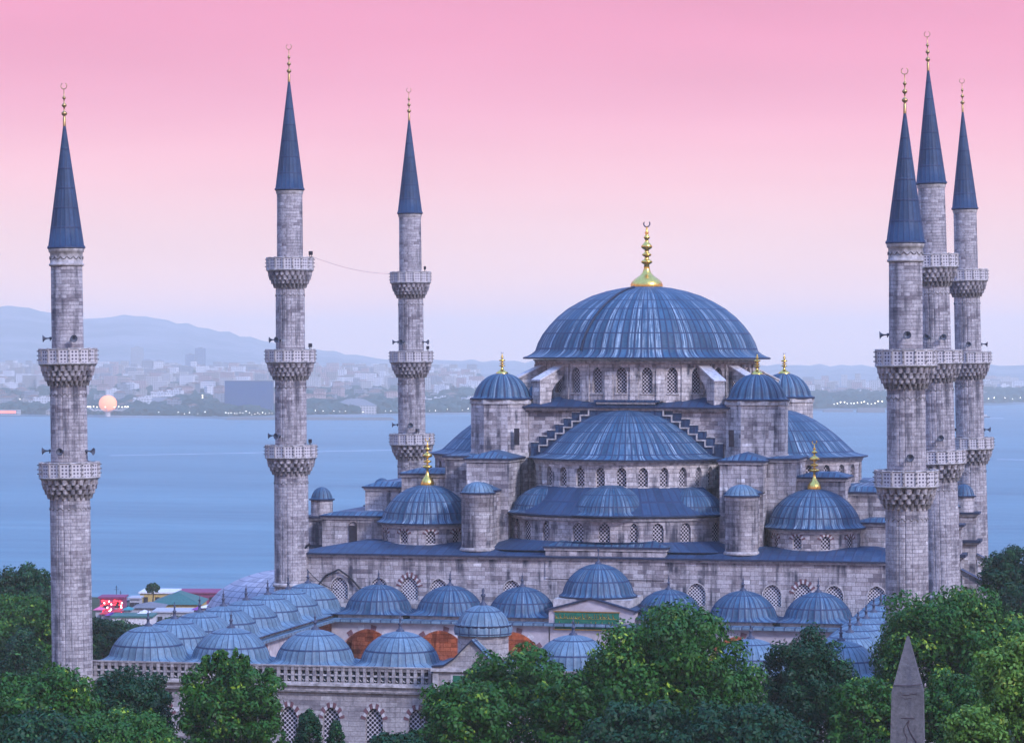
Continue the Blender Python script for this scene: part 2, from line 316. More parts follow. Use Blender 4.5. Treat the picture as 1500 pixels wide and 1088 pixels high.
def window(mp, win, depth, mat, parent, frame=0.0, vous=0, vr=0.32, sill=True, name='window'):
    mb = MB(); uc, wd, sl_, sp, ri = win; d = depth-0.03
    pts = [(uc-wd/2, sl_)]+[(uc+wd/2*t, sp+archz(t, ri)) for t in np.linspace(-1, 1, NA+1)]+[(uc+wd/2, sl_)]
    mb.face([mp(x, z, d) for x, z in pts][::-1], mat, [(x-uc, z-sl_) for x, z in pts][::-1])
    if frame:   # raised rim round the opening
        o = [(uc+(x-uc)*(1+2*frame/wd), z+(frame if i not in (0, len(pts)-1) else 0)*(0.8 if abs(x-uc) > wd*.49 else 1)) for i, (x, z) in enumerate(pts)]
        for i in range(len(pts)-1):
            mb.face([mp(*pts[i], -0.05), mp(*o[i], -0.05), mp(*o[i+1], -0.05), mp(*pts[i+1], -0.05)][::-1], S_TRIM)
            mb.face([mp(*o[i], -0.05), mp(*o[i], 0.0), mp(*o[i+1], 0.0), mp(*o[i+1], -0.05)][::-1], S_TRIM)
            mb.face([mp(*pts[i], -0.05), mp(*pts[i+1], -0.05), mp(*pts[i+1], 0.05), mp(*pts[i], 0.05)][::-1], S_TRIM)
    if vous:
        K = vous
        for k in range(K):
            th = []
            for t in ((k+0.06)/K, (k+0.94)/K):
                a = PI*(1-t); s_ = math.cos(a)
                zi = sp+archz(s_, ri); xi = uc+wd/2*s_
                dx, dz = math.cos(a)*1.0, 0.25+math.sin(a); ll = math.hypot(dx, dz); th.append((xi, zi, xi+dx/ll*vr*(1.25 if k % 2 == 0 else 0.8), zi+dz/ll*vr*(1.25 if k % 2 == 0 else 0.8)))
            (ax, az, bx, bz), (cx_, cz, dx_, dz_) = th
            m_ = RED if k % 2 == 0 else WHT; e = -0.04
            f = [mp(ax, az, e), mp(cx_, cz, e), mp(dx_, dz_, e), mp(bx, bz, e)]; g = [mp(ax, az, 0.02), mp(cx_, cz, 0.02), mp(dx_, dz_, 0.02), mp(bx, bz, 0.02)]
            mb.face(f, m_)
            for i in range(4): mb.face([f[(i+1) % 4], f[i], g[i], g[(i+1) % 4]], m_)
    if sill:
        a, b = uc-wd/2-0.1, uc+wd/2+0.1
        q = [mp(a, sl_-0.14, -0.10), mp(b, sl_-0.14, -0.10), mp(b, sl_, -0.10), mp(a, sl_, -0.10)]
        r = [mp(a, sl_-0.14, 0.02), mp(b, sl_-0.14, 0.02), mp(b, sl_, 0.02), mp(a, sl_, 0.02)]
        mb.face(q, S_TRIM); mb.face([q[3], q[2], r[2], r[3]], S_TRIM); mb.face([q[0], r[0], r[1], q[1]], S_TRIM)
    return mb.build(name, parent)
def drum(c, R, z0, z1, n, win, depth, mat, parent, vis, wmat=LATT, a_off=0.0, name='drum', vous=0, frame=0, seg=1.0, cornice=True, a0=0, a1=2*PI):
    """cylindrical wall; win=(width, sill, spring, rise); windows are built where vis(angle)"""
    mb = MB(); mp = cylmap(c, R); step = (a1-a0)/n*R
    ob = None; wins = []
    for k in range(n):
        uc = a0*R+(k+0.5)*step+a_off*R; a = uc/R
        wv = (uc, win[0], win[1], win[2], win[3])
        bay(mb, mp, uc-step/2, uc+step/2, z0, z1, mat, wv if vis(a) else None, depth, seg)
        if vis(a): wins.append(wv)
    if cornice:
        mb.lathe([(R+0.02, z1-0.42), (R+0.10, z1-0.36), (R+0.12, z1-0.16), (R+0.26, z1-0.08), (R+0.30, z1+0.02), (R-0.3, z1+0.05)], 72, S_TRIM, c, a0, a1, smooth=False)
    ob = mb.build(name, parent)
    for wv in wins: window(mp, wv, depth, wmat, ob, frame, vous)
    return ob
def cornice(mb, x0, x1, y0, y1, z, mat=EDGE, over=0.35, th=0.16, trim=S_TRIM):
    mb.box(x0-over*0.5, x1+over*0.5, y0-over*0.5, y1+over*0.5, z-th-0.22, z-th-0.003, trim)
    mb.box(x0-over, x1+over, y0-over, y1+over, z-th, z, mat)
def hip(mb, x0, x1, y0, y1, z, h, mat, inset=None, over=0.35, pitch=0.65):
    """hipped lead roof; UVs count sheets"""
    x0 -= over; x1 += over; y0 -= over; y1 += over; i = inset if inset is not None else min(x1-x0, y1-y0)/2
    o = [(x0, y0, z), (x1, y0, z), (x1, y1, z), (x0, y1, z)]; t = [(x0+i, y0+i, z+h), (x1-i, y0+i, z+h), (x1-i, y1-i, z+h), (x0+i, y1-i, z+h)]
    for k in range(4):
        a, b, c, d = o[k], o[(k+1) % 4], t[(k+1) % 4], t[k]
        ax = 0 if k % 2 == 0 else 1; ay = 1-ax
        mb.face([a, b, c, d], mat, [(p[ax]/pitch, (abs(p[ay]-a[ay]))/2.2) for p in (a, b, c, d)])
    mb.face(t, mat, [(p[0]/pitch, p[1]/2.2) for p in t])

# ------------------------------------------------------------------ prayer hall
HALL = empty('mosque_prayer_hall', (0, 25, 0), 'great stone prayer hall under cascading blue-grey lead domes with tall gold finial', 'building')
def hb(mb, name, par=None):
    for i, v in enumerate(mb.v): mb.v[i] = (v[0], v[1]-25, v[2])
    return mb.build(name, par or HALL)
# Everything below is written in site coordinates; HALL's parts are shifted by the empty's own offset.
_b = MB.build
def shifted_build(s, name, parent=None, loc=None):
    p = parent; root = p
    while root is not None and root.parent is not None: root = root.parent
    if root is not None and root.type == 'EMPTY' and 'off' in root:
        ox, oy, oz = root['off']; s.v = [(x-ox, y-oy, z-oz) for x, y, z in s.v]
    return _b(s, name, parent, loc)
MB.build = shifted_build
def set_off(root): root['off'] = tuple(root.location)
set_off(HALL)
front = lambda a: math.cos(a) > -0.15
# lower body: front wall with checker windows
HX = 31.0; ZE = 14.45
mb = MB(); mpF = planemap((0, 0), (1, 0)); wl = []
wx = [-26.8, -22.7, -19.6, -16.6, -9.2, 9.2, 16.6, 19.6, 22.6, 26.7]; last = -HX
edges = [-HX]+[(a+b)/2 for a, b in zip(wx, wx[1:])]+[HX]
for k, x in enumerate(wx):
    wv = (x, 1.75, 10.05, 11.35, 1.0 if k in (2, 7) else 0.85)
    bay(mb, mpF, edges[k], edges[k+1], 0, ZE, S_HALL, wv, 0.25, 3.0); wl.append((wv, k in (2, 7)))
for s_ in (-1, 1):
    mpS = planemap((HX, 0), (0, 1)) if s_ > 0 else planemap((-HX, 50), (0, -1))
    for k in range(10):
        wv = (k*5+2.5, 1.6, 9.6, 11.0, 0.9); bay(mb, mpS, k*5, k*5+5, 0, ZE, S_HALL, wv, 0.25, 5.0)
        wl.append((wv, False, mpS)) if 0 < k < 9 and s_ > 0 else None
mb.face([(-HX, 50, 0), (-HX, 50, ZE), (HX, 50, ZE), (HX, 50, 0)], S_HALL)
body = mb.build('wall', HALL)
for t in wl: window(t[2] if len(t) > 2 else mpF, t[0], 0.25, LATT_W, body, 0.0 if t[1] else 0.10, 15 if t[1] else 0, 0.40, False)
mb = MB()   # sloping lead terrace over the aisles
cornice(mb, -HX, HX, 0, 50, ZE+0.16, over=0.45)
hip(mb, -HX, HX, 0, 50, ZE+0.163, 0.95, LEAD_D, inset=5.5, over=0.42, pitch=0.9)
mb.build('roof', HALL)
mb = MB()   # raised centre of the front
mb.box(-5.8, 6.1, -0.12, 2.2, ZE-2.0, 15.45, S_HALL); cornice(mb, -5.8, 6.1, -0.12, 2.2, 15.62, over=0.25)
for a, b in ((-6.05, 6.35),): mb.face([(a, -0.35, 15.624), (b, -0.35, 15.624), (b-2.2, 2.4, 16.35), (a+2.2, 2.4, 16.35)], LEAD, [(a/.8, 0), (b/.8, 0), (b/.8-2.5, 1.3), (a/.8+2.5, 1.3)])
mb.face([(6.35, -0.35, 15.624), (6.35, 2.45, 15.624), (4.15, 2.4, 16.35)], LEAD); mb.face([(-6.05, 2.45, 15.624), (-6.05, -0.35, 15.624), (-3.85, 2.4, 16.35)], LEAD)
mb.build('raised_parapet', HALL)
# pent roof that lifts the terrace to the exedra wall
mb = MB()
pts = [(13.0*math.sin(a), 13.2-13.0*math.cos(a)) for a in np.linspace(-1.02, 1.02, 25)]
rows = [[(x*1.0, y, 16.05) for x, y in pts], [(x*1.16, max(y-2.4, 1.1) if abs(x) < 9 else y-2.4, 15.1) for x, y in pts]]
mb.grid(rows[::-1], LEAD_D, lambda i, j: (j*1.1, i*1.2)); mb.build('roof', HALL)
# exedra tier, half-dome, small half-domes on the front and on both flanks
def apse(cx, cy, ang, parts, a_lim, wz, full):
    """ang = direction the apse bulges towards, 0 = towards the camera"""
    c = (cx, cy)
    mb = MB(); Rw = 12.5; mp0 = cylmap(c, Rw); mp = lambda u, z, d=0: mp0(u+ang*Rw, z, d)
    was = [-58, -45, -35, -26, -12.5, 0.5, 12.5, 24, 36, 49] if full else [-45, -30, -15, 0, 15, 30, 45]
    if full: was = [-52, -43, -30.5, -12.8, -0.4, 13, 24, 37.5, 55]
    wins = []; e = [-a_lim]+[(a+b)/2 for a, b in zip(was, was[1:])]+[a_lim]
    for k, a in enumerate(was):
        ww = 0.75 if full and k in (2, 5) else 1.15
        wv = (R_(a)*Rw, ww, 15.95, 17.35, 0.55); bay(mb, mp, R_(e[k])*Rw, R_(e[k+1])*Rw, 15.0, 18.35, S_HALL, wv, 0.3, 1.0); wins.append(wv)
    mb.lathe([(Rw+0.02, 18.0), (Rw+0.2, 18.1), (Rw+0.3, 18.35), (Rw-.3, 18.38)], 48, S_TRIM, c, ang-R_(a_lim), ang+R_(a_lim), smooth=False)
    ob = mb.build('wall', HALL)
    for wv in wins: window(mp, wv, 0.3, LATT, ob, 0.0)
    mb = MB()     # skirt roof
    n = 30; A0, A1 = ang-R_(a_lim+1), ang+R_(a_lim+1)
    prof = [(9.3, 21.35), (10.2, 20.75), (11.4, 19.7), (12.4, 18.95), (13.0, 18.62)]
    mb.lathe(prof, n*4, LEAD_D, c, A0, A1, lambda a, k, r, z: 1.0, lambda i, j: (j/4*1.0, i*0.55))
    mb.lathe([(13.0, 18.62), (13.0, 18.45), (12.3, 18.42)], n*2, EDGE, c, A0, A1, smooth=False)
    mb.build('roof', HALL)
    for da in ((-52, 0, 52) if full else (-46, 0, 46)):
        mb = MB(); a = ang+R_(da); q = (cx+9.1*math.sin(a), cy-9.1*math.cos(a))
        dome(mb, q, 18.66, 3.95 if da == 0 else 3.55, 2.6 if da == 0 else 2.35, 30, LEAD, 0.85, 0.28, 4, a-R_(98), a+R_(98)); mb.build('half_dome', HALL)
    mb = MB()
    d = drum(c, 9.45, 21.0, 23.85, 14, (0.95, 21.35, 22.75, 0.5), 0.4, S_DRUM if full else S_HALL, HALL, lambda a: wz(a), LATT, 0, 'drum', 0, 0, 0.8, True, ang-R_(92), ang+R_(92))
    mb = MB(); dome(mb, c, 24.02, 8.65, 4.5, 46, LEAD, 1.45, 0.36, 7, ang-R_(97), ang+R_(97), dp=DP2); mb.build('half_dome', HALL)
apse(0, 13.3, 0, None, 62, lambda a: True, True)
apse(13.3, 25, R_(90), None, 70, lambda a: math.cos(a) > -0.3, False)
apse(-13.3, 25, R_(-90), None, 70, lambda a: math.cos(a) > 0.0, False)
mb = MB(); dome(mb, (0, 36.7), 24.02, 8.65, 4.5, 46, LEAD, 1.45, 0.36, 7, R_(85), R_(275), dp=DP2); mb.build('half_dome', HALL)
# central cube with stepped gables
mb = MB(); CX = 11.6
mb.box(-CX, CX, 13.0, 37.0, 14, 29.0, S_HALL, None, False); mb.build('wall', HALL)
mb = MB(); cornice(mb, -10.9, 10.9, 12.7, 37.3, 29.15, over=0.55)
hip(mb, -10.9, 10.9, 12.7, 37.3, 29.153, 1.15, LEAD_D, inset=4.6, over=0.55, pitch=0.8); mb.build('roof', HALL)
def steps(side):
    """stepped lead-clad gable above a half-dome, with pale mouldings on each tread"""
    mb = MB(); st = [(3.0, 29.45)]; n = 7
    for k in range(1, n+1): st.append((3.0+k*0.86, 29.45-k*0.62))
    prev = 24.0; x1 = st[-1][0]
    segs = []
    for i in range(len(st)-1, -1, -1):
        xo, z = st[i]; xi = st[i-1][0] if i > 0 else None
        segs.append((xi if xi is not None else -3.0, xo, z))
    tr = lambda x0, x1, y0, y1: (x0, x1, y0, y1)
    def bx(x0, x1, dy0, dy1, z0, z1, m_):
        if side == 'f': mb.box(x0, x1, 13.0-dy1, 13.0-dy0, z0, z1, m_)
        elif side == 'r': mb.box(CX+dy0, CX+dy1, 25+x0, 25+x1, z0, z1, m_)
        else: mb.box(-CX-dy1, -CX-dy0, 25+x0, 25+x1, z0, z1, m_)
    for (a, b, z) in segs:
        if a == -3.0 and b == 3.0:
            bx(-3.0, 3.0, 0.002, 0.55, 24.0, z, LEAD_D); bx(-3.06, 3.06, 0.0, 0.72, z, z+0.16, S_TRIM)
            bx(-3.3, 3.3, -1.6, 0.8, z+0.163, z+0.40, LEAD_D)
        else:
            for s_ in (-1, 1):
                lo, hi = (a, b) if s_ > 0 else (-b, -a)
                bx(lo, hi, 0.002, 0.55, 24.0, z, LEAD_D)
                bx(lo-(0.06 if s_ < 0 else 0), hi+(0.06 if s_ > 0 else 0), 0.0, 0.72, z, z+0.13, S_TRIM)
                e = hi if s_ > 0 else lo
                bx(e-0.07, e+0.07, 0.553, 0.70, z-0.60, z-0.003, S_TRIM)
                # set-back second flight
                bx(lo+s_*0.95, hi+s_*0.95, 0.001, 0.28, 24.0, z+0.33, LEAD_D); bx(lo+s_*0.95, hi+s_*0.95+0*s_, 0.0, 0.38, z+0.335, z+0.44, S_TRIM)
    mb.build('stepped_gable', HALL)
steps('f'); steps('r'); steps('l')
# main drum and dome
MD = (0, 25)
md = drum(MD, 11.75, 29.6, 33.95, 28, (1.12, 30.55, 32.55, 0.62), 0.45, S_DRUM, HALL, lambda a: math.cos(a) > -0.25, LATT, 0.06, 'drum', 0, 0.0, 0.9, True)
mb = MB()
for k in range(28):    # pilaster strips between the windows
    a = (k*2*PI/28)+0.06; mpd = cylmap(MD, 11.75)
    u = a*11.75; q = [mpd(u-0.42, 29.7, -0.16), mpd(u+0.42, 29.7, -0.16), mpd(u+0.42, 33.5, -0.16), mpd(u-0.42, 33.5, -0.16)]
    r = [mpd(u-0.42, 29.7, 0.02), mpd(u+0.42, 29.7, 0.02), mpd(u+0.42, 33.5, 0.02), mpd(u-0.42, 33.5, 0.02)]
    uvq = [(u-.42, 29.7), (u+.42, 29.7), (u+.42, 33.5), (u-.42, 33.5)]
    mb.face(q, S_DRUM, uvq)
    for i in range(4): mb.face([q[(i+1) % 4], q[i], r[i], r[(i+1) % 4]], S_DRUM)
mb.build('pilasters', HALL)
mb = MB(); dome(mb, MD, 34.18, 11.75, 6.9, 104, LEAD, 1.35, 0.72, 9, ridge=0.02); dm = mb.build('dome', HALL)
mb = MB(); seam = []
for q, p in DP[2:]: seam.append((-(11.75*q+0.08)*math.sin(0.34+0.10*q), 25-(11.75*q+0.08)*math.cos(0.34+0.10*q), 34.9+6.9*p+0.06))
mb.tube(seam, 0.13, EDGE, 6); mb.build('conduit', dm)
mb = MB(); finial(mb, MD, 41.55, 7.2, 1.72, GOLD, 24, True, FIN); mb.build('finial', dm)
for k, (a, lo) in enumerate([(s*R_(x), 1) for s in (-1, 1) for x in (39, 58, 122, 141)]):   # flying buttresses
    mb = MB(); d_ = Vector((math.sin(a), -math.cos(a))); t_ = Vector((d_.y, -d_.x)); c0 = Vector(MD); hw = 0.62
    r0, r1 = 11.6, 15.1; rp = 13.7
    side = [(rp, 29.3), (r1, 29.3), (r1, 31.75), (r0, 33.35), (r0, 32.7), (rp-1.5, 32.05), (rp-0.75, 31.5), (rp-0.2, 30.8)]
    def P(r, z, s): q = c0+d_*r+t_*hw*s; return (q.x, q.y, z)
    mb.face([P(r, z, 1) for r, z in side], S_DRUM); mb.face([P(r, z, -1) for r, z in side][::-1], S_DRUM)
    for i in range(len(side)):
        A, B = side[i], side[(i+1) % len(side)]; mb.face([P(*B, 1), P(*A, 1), P(*A, -1), P(*B, -1)], S_DRUM)
    hw = 0.72; cap = [(r1+0.12, 31.74), (r0, 33.4), (r0, 33.55), (r1+0.12, 31.9)]
    mb.face([P(r, z, 1) for r, z in cap][::-1], WHT); mb.face([P(r, z, -1) for r, z in cap], WHT)
    for i in range(4): A, B = cap[i], cap[(i+1) % 4]; mb.face([P(*A, 1), P(*B, 1), P(*B, -1), P(*A, -1)], WHT)
    mb.build('buttress', HALL)
# four weight turrets
for sx in (-1, 1):
    for ty in (13.9, 36.4):
        c = (sx*13.25, ty); mb = MB(); R8 = 3.25
        poly = [(c[0]+R8*math.sin(R_(22.5+45*k)), c[1]-R8*math.cos(R_(22.5+45*k))) for k in range(8)]
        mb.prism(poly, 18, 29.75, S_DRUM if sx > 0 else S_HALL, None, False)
        mb.prism([(c[0]+(x-c[0])*1.045, c[1]+(y-c[1])*1.045) for x, y in poly], 29.4, 29.80, S_TRIM)
        mb.prism([(c[0]+(x-c[0])*1.03, c[1]+(y-c[1])*1.03) for x, y in poly], 23.9, 24.4, S_TRIM)
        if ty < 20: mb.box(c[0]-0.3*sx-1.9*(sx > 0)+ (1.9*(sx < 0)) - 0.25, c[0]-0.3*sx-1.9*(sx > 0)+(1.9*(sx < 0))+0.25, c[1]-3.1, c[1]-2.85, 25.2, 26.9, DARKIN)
        tb = mb.build('turret', HALL)
        mb = MB(); dome(mb, c, 29.96, 2.92, 2.45, 20, LEAD, 0.42, 0.18, 1, lobes=True, sub=6)
        mb.build('dome', tb)
        mb = MB(); finial(mb, c, 32.4, 2.4, 0.66, GOLD, 12, True, FIN, 1.5); mb.build('finial', tb)
# buttress piers beside the front half-dome, with stair cylinders before them
for sx in (-1, 1):
    X = lambda a, b: (min(sx*a, sx*b), max(sx*a, sx*b))
    def blk(a, b, y0, y1, z0, z1, h, mat=S_HALL, rm=LEAD, name='buttress_pier', ins=None):
        mb = MB(); x0, x1 = X(a, b); mb.box(x0, x1, y0, y1, z0, z1, mat, None, False); cornice(mb, x0, x1, y0, y1, z1+0.16, over=0.3)
        hip(mb, x0, x1, y0, y1, z1+0.163, h, rm, ins, 0.3, 0.6); return mb.build(name, HALL)
    blk(10.7, 15.0, 5.2, 12.4, 14.5, 23.85, 0.75)
    blk(11.7, 14.7, 3.2, 6.4, 14.5, 20.75, 0.75)
    blk(15.0, 17.9, 8.2, 41.5, 14.5, 24.0, 0.12, ins=1.0)
    blk(17.9, 22.7, 9.0, 14.5, 14.5, 22.15, 0.45, ins=1.5)
    blk(20.0, 27.4, 12.2, 37.8, 14.5, 20.6, 0.5, ins=1.4)
    blk(24.0, 31.0, 8.6, 41.4, 14.5, 17.75, 0.35, ins=1.4)
    blk(8.0, 15.0, 37.6, 46.0, 14.5, 23.85, 0.6)
    mb = MB(); c = (sx*13.25, 2.55); r = 1.62
    mb.lathe([(r, 14.3), (r, 20.15), (r+0.04, 20.17), (r+0.04, 20.6)], 32, S_HALL, c, smooth=True)
    mb.lathe([(r+0.05, 14.9), (r+0.25, 14.95), (r+0.05, 15.25)], 32, S_TRIM, c)
    dome(mb, c, 20.72, r-0.05, 0.95, 18, LEAD_P, 0.24, 0.1, 1, lobes=True, sub=4); mb.build('stair_turret', HALL)
    # corner domes
    for dy, fr in ((8.1, True), (42.2, False)):
        c = (sx*19.75, dy)
        dr = drum(c, 4.55, 15.0, 17.3, 10, (0.92, 15.45, 16.35, 0.38), 0.25, S_HALL, HALL, (lambda a: math.cos(a) > 0.25) if fr else (lambda a: False), LATT, 0.05 if sx > 0 else 0.0, 'drum', 9, 0, 0.5)
        mb = MB(); dome(mb, c, 17.45, 4.5, 3.35, 40, LEAD, 0.62, 0.42, 5, ridge=0.03); dd = mb.build('dome', HALL)
        if fr: mb = MB(); finial(mb, c, 21.1, 5.0, 0.70, GOLD, 16, True, None, 2.1); mb.build('finial', dd)
    # flank buttress towers with stacked cornices
    for yy in (12.0, 37.0):
        mb = MB(); x0, x1 = X(31.2, 34.0) if sx > 0 else X(30.6, 33.4)
        mb.box(x0, x1, yy-1.4, yy+1.4, 0, 14.2, S_HALL); mb.box(x0, x1-(0.15 if sx > 0 else -0.15)*0, yy-1.25, yy+1.25, 14.7, 17.3, S_HALL)
        cornice(mb, x0, x1, yy-1.4, yy+1.4, 14.75, over=0.5, th=0.3); cornice(mb, x0, x1, yy-1.3, yy+1.3, 17.7, over=0.35, th=0.2)
        c = ((x0+x1)/2, yy); mb.lathe([(1.15, 17.7), (1.15, 19.35)], 16, S_HALL, c)
        dome(mb, c, 19.45, 1.12, 1.15, 14, LEAD, 0.22, 0.08, 1, lobes=True, sub=4); mb.build('buttress_tower', HALL)
        mb = MB(); xo = x1 if sx > 0 else x0
        mb.face([(xo, yy-1.0, 13.2), (xo+sx*7, yy-1.0, 9.6), (xo+sx*7, yy-1.0, 9.1), (xo, yy-1.0, 12.6)], S_HALL)
        mb.box(*X(34.05, 41), yy-1.1, yy-0.9, 0, 9.2, S_HALL); mb.face([(xo, yy-1.3, 13.25), (xo+sx*7.2, yy-1.3, 9.55), (xo+sx*7.2, yy+0.6, 9.55), (xo, yy+0.6, 13.25)], LEAD_D); mb.build('sloping_buttress', HALL)
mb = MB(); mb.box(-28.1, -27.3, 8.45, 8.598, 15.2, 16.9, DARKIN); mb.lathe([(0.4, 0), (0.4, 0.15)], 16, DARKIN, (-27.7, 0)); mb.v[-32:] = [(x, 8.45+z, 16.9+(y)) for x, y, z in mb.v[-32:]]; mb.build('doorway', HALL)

# ------------------------------------------------------------------ minarets
def minaret(name_label, x0, y0, off, lean, zt, zc, rims, court, group):
    root = empty('minaret', (x0+off, y0, 0), name_label, 'minaret', group); root.rotation_euler = (0, math.atan(lean), 0)
    base_z = 6.9 if court else 11.4
    secs = [base_z]+[z for z in sorted(rims)]+[zc]
    rad = [1.68, 1.56, 1.34] if court else [1.72, 1.58, 1.46, 1.30]
    if court: rad = [1.66, 1.50, 1.30]
    mb = MB()
    # square-shouldered plinth and the ring mould above it
    mb.lathe([(1.95, -1), (1.95, base_z-1.4), (1.72, base_z-0.25)], 16, S_MIN, smooth=False)
    mb.lathe([(1.7, base_z-0.25), (1.9, base_z-0.18), (1.93, base_z), (1.9, base_z+0.12), (1.7, base_z+0.2)], 32, S_TRIM)
    mb.build('base', root)
    mb = MB(); FL = 20
    for k in range(len(secs)-1):
        za, zb = secs[k], secs[k+1]; ra = rad[k]; rb = ra*0.985
        fl = 1.0 if k < len(secs)-2 else 0.0
        def rm(a, kk, r, z, fl=fl):
            s_ = abs(math.sin(a*FL/2)); return 1.0-fl*0.035*(1 if s_ < 0.22 else 0)*(0 if kk in (0, 1, 5, 6) else 1)
        H = zb-za; prof = [(ra, za), (ra, za+0.35), (ra, za+0.4), (ra*0.995, za+H*0.5), (rb, zb-2.9), (rb, zb-2.85), (rb, zb)]
        mb.lathe(prof, FL*6, S_MIN, (0, 0), rmod=rm, smooth=False)
        if k < len(secs)-2 and H > 6:   # zig-zag band under the balcony
            zz = zb-2.6-1.2; pts = []
            for j in range(FL*2+1): a = 2*PI*j/(FL*2); pts.append(((rb+0.015)*math.sin(a), -(rb+0.015)*math.cos(a), zz+(0.16 if j % 2 else -0.06)))
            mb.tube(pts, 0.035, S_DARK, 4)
    if court:
        mb.lathe([(1.31, zc-1.55), (1.42, zc-1.5), (1.44, zc-1.35), (1.33, zc-1.3), (1.33, zc-0.45), (1.42, zc-0.4), (1.46, zc-0.2), (1.5, zc)], 48, S_TRIM)
        pts = []
        for j in range(97): a = 2*PI*j/96; pts.append((1.35*math.sin(a), -1.35*math.cos(a), zc-0.75-0.22*abs(math.sin(a*8))))
        mb.tube(pts, 0.045, S_DARK, 4)
    else:
        mb.lathe([(1.31, zc-0.5), (1.36, zc-0.4), (1.38, zc-0.15), (1.45, zc)], 48, S_TRIM)
    mb.build('shaft', root)
    mb = MB(); K = 20; rc = 1.42 if court else 1.38
    prof = [(rc+0.10, zc-0.08), (rc+0.06, zc+0.12)]+[(rc*(1-t)+0.07*t, zc+0.12+(zt-zc-0.12)*t) for t in (0.0, 0.18, 0.36, 0.55, 0.75, 1.0)]
    mb.lathe(prof, K*4, LEAD_D, rmod=lambda a, k, r, z: 1.0+(0.03 if int(round(a/(2*PI)*K*4)) % 4 == 0 else 0), uvm=lambda i, j: (j/4, (prof[i][1]-zc)*0.62))
    mb.lathe([(rc+0.10, zc-0.08), (rc+0.02, zc-0.16), (rc-0.15, zc-0.16)], 40, EDGE); mb.build('cone_roof', root)
    mb = MB(); bead_finial(mb, (0, 0), zt-0.05, 3.7 if not court else 3.45, 0.24); mb.build('finial', root)
    for bi, z in enumerate(sorted(rims)):
        lower = bi == 0; rs = rad[bi]*0.985; R = (2.44, 2.34)[bi] if court else (2.56, 2.48, 2.34)[bi]
        ph = 1.15; zf = z-ph
        b = empty_part('balcony', root)
        mb = MB(); NP = 16      # parapet: NP pierced panels between posts
        for k in range(NP):
            a, a2 = 2*PI*k/NP, 2*PI*(k+1)/NP
            p = (R*math.sin(a), -R*math.cos(a)); q = (R*math.sin(a2), -R*math.cos(a2)); L_ = math.hypot(p[0]-q[0], p[1]-q[1])
            mb.face([(p[0], p[1], zf), (q[0], q[1], zf), (q[0], q[1], z-0.1), (p[0], p[1], z-0.1)], LATT_P, [(0.0, 0), (L_, 0), (L_, ph-.1), (0.0, ph-.1)])
            f = 0.95; mb.face([(q[0]*f, q[1]*f, zf), (p[0]*f, p[1]*f, zf), (p[0]*f, p[1]*f, z-0.1), (q[0]*f, q[1]*f, z-0.1)], S_TRIM)
            g0, g1, s_ = 0.94, 1.025, 0.035
            def pt(g, aa, zz): return (R*g*math.sin(aa), -R*g*math.cos(aa), zz)
            for (za_, zb_, aa, ab) in ((zf-0.02, z+0.05, a-s_, a+s_),):
                mb.face([pt(g1, aa, za_), pt(g1, ab, za_), pt(g1, ab, zb_), pt(g1, aa, zb_)], S_TRIM); mb.face([pt(g1, ab, za_), pt(g0, ab, za_), pt(g0, ab, zb_), pt(g1, ab, zb_)], S_TRIM)
                mb.face([pt(g0, aa, za_), pt(g1, aa, za_), pt(g1, aa, zb_), pt(g0, aa, zb_)], S_TRIM); mb.face([pt(g1, aa, zb_), pt(g1, ab, zb_), pt(g0, ab, zb_), pt(g0, aa, zb_)], S_TRIM)
            for kk in range(3):   # small knobs on the posts
                zz = zf+0.2+kk*0.36; mb.box(R*1.05*math.sin(a)-0.05, R*1.05*math.sin(a)+0.05, -R*1.05*math.cos(a)-0.05, -R*1.05*math.cos(a)+0.05, zz, zz+0.09, S_DARK)
        mb.lathe([(R*1.01, z-0.11), (R*1.03, z-0.02), (R*1.01, z+0.02), (R*0.94, z+0.02), (R*0.94, z-0.1)], NP, S_TRIM, smooth=False)
        mb.build('parapet', b)
        mb = MB()
        mb.lathe([(rs, zf+0.02), (R*0.96, zf+0.02), (R*1.02, zf), (R*1.03, zf-0.1), (R*0.985, zf-0.2), (R*0.96, zf-0.22)], 64, S_TRIM, smooth=False)
        T = 4; Hc = 1.62 if not lower else 1.55; ztop = zf-0.2
        for t in range(T):
            f0 = t/T; f1 = (t+1)/T; E_ = R*0.965-rs-0.05; Ra = rs+0.05+E_*(1-f0**1.5); Rb = rs+0.05+E_*(1-f1**1.5)
            zt_, zb_ = ztop-Hc*f0, ztop-Hc*f1; nn = 24 if not lower else 20; ph_ = (t % 2)*PI/nn; amp = 0.11+0.05*(t == T-1)+0.06*lower
            rows = [(Ra+0.03, zt_), (Ra+0.0, zt_-0.05), (Ra-0.05, zb_+Hc/T*0.40), (Ra*0.55+Rb*0.45, zb_-0.07), (Rb-0.2, zb_-0.02)]
            def rm(a, k, r, z, ph_=ph_, nn=nn, amp=amp):
                s_ = abs(math.sin(a*nn/2+ph_*nn/2)); return 1-amp*(1-s_)**1.3*(0.15, 0.55, 1.0, 1.5, 1.0)[k]
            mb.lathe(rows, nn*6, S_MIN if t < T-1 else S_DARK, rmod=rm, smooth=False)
        mb.build('corbelling', b)
    return root
def empty_part(name, parent):
    o = bpy.data.objects.new(name, None); o.parent = parent; o.empty_display_size = 0.5; sc.collection.objects.link(o); return o
hl = (62.0, 50.94, (25.35, 34.90, 44.10), False); cl = (53.26, 43.03, (25.45, 34.75), True)
GM = 'fluted stone minarets with lead cones round the mosque'
MIN = {}
MIN['A1'] = minaret('two-balcony stone minaret at far left, nearest the camera, beside low domes', -34.19, -57.75, 0.706, -0.0172, *cl[:3], True, GM)
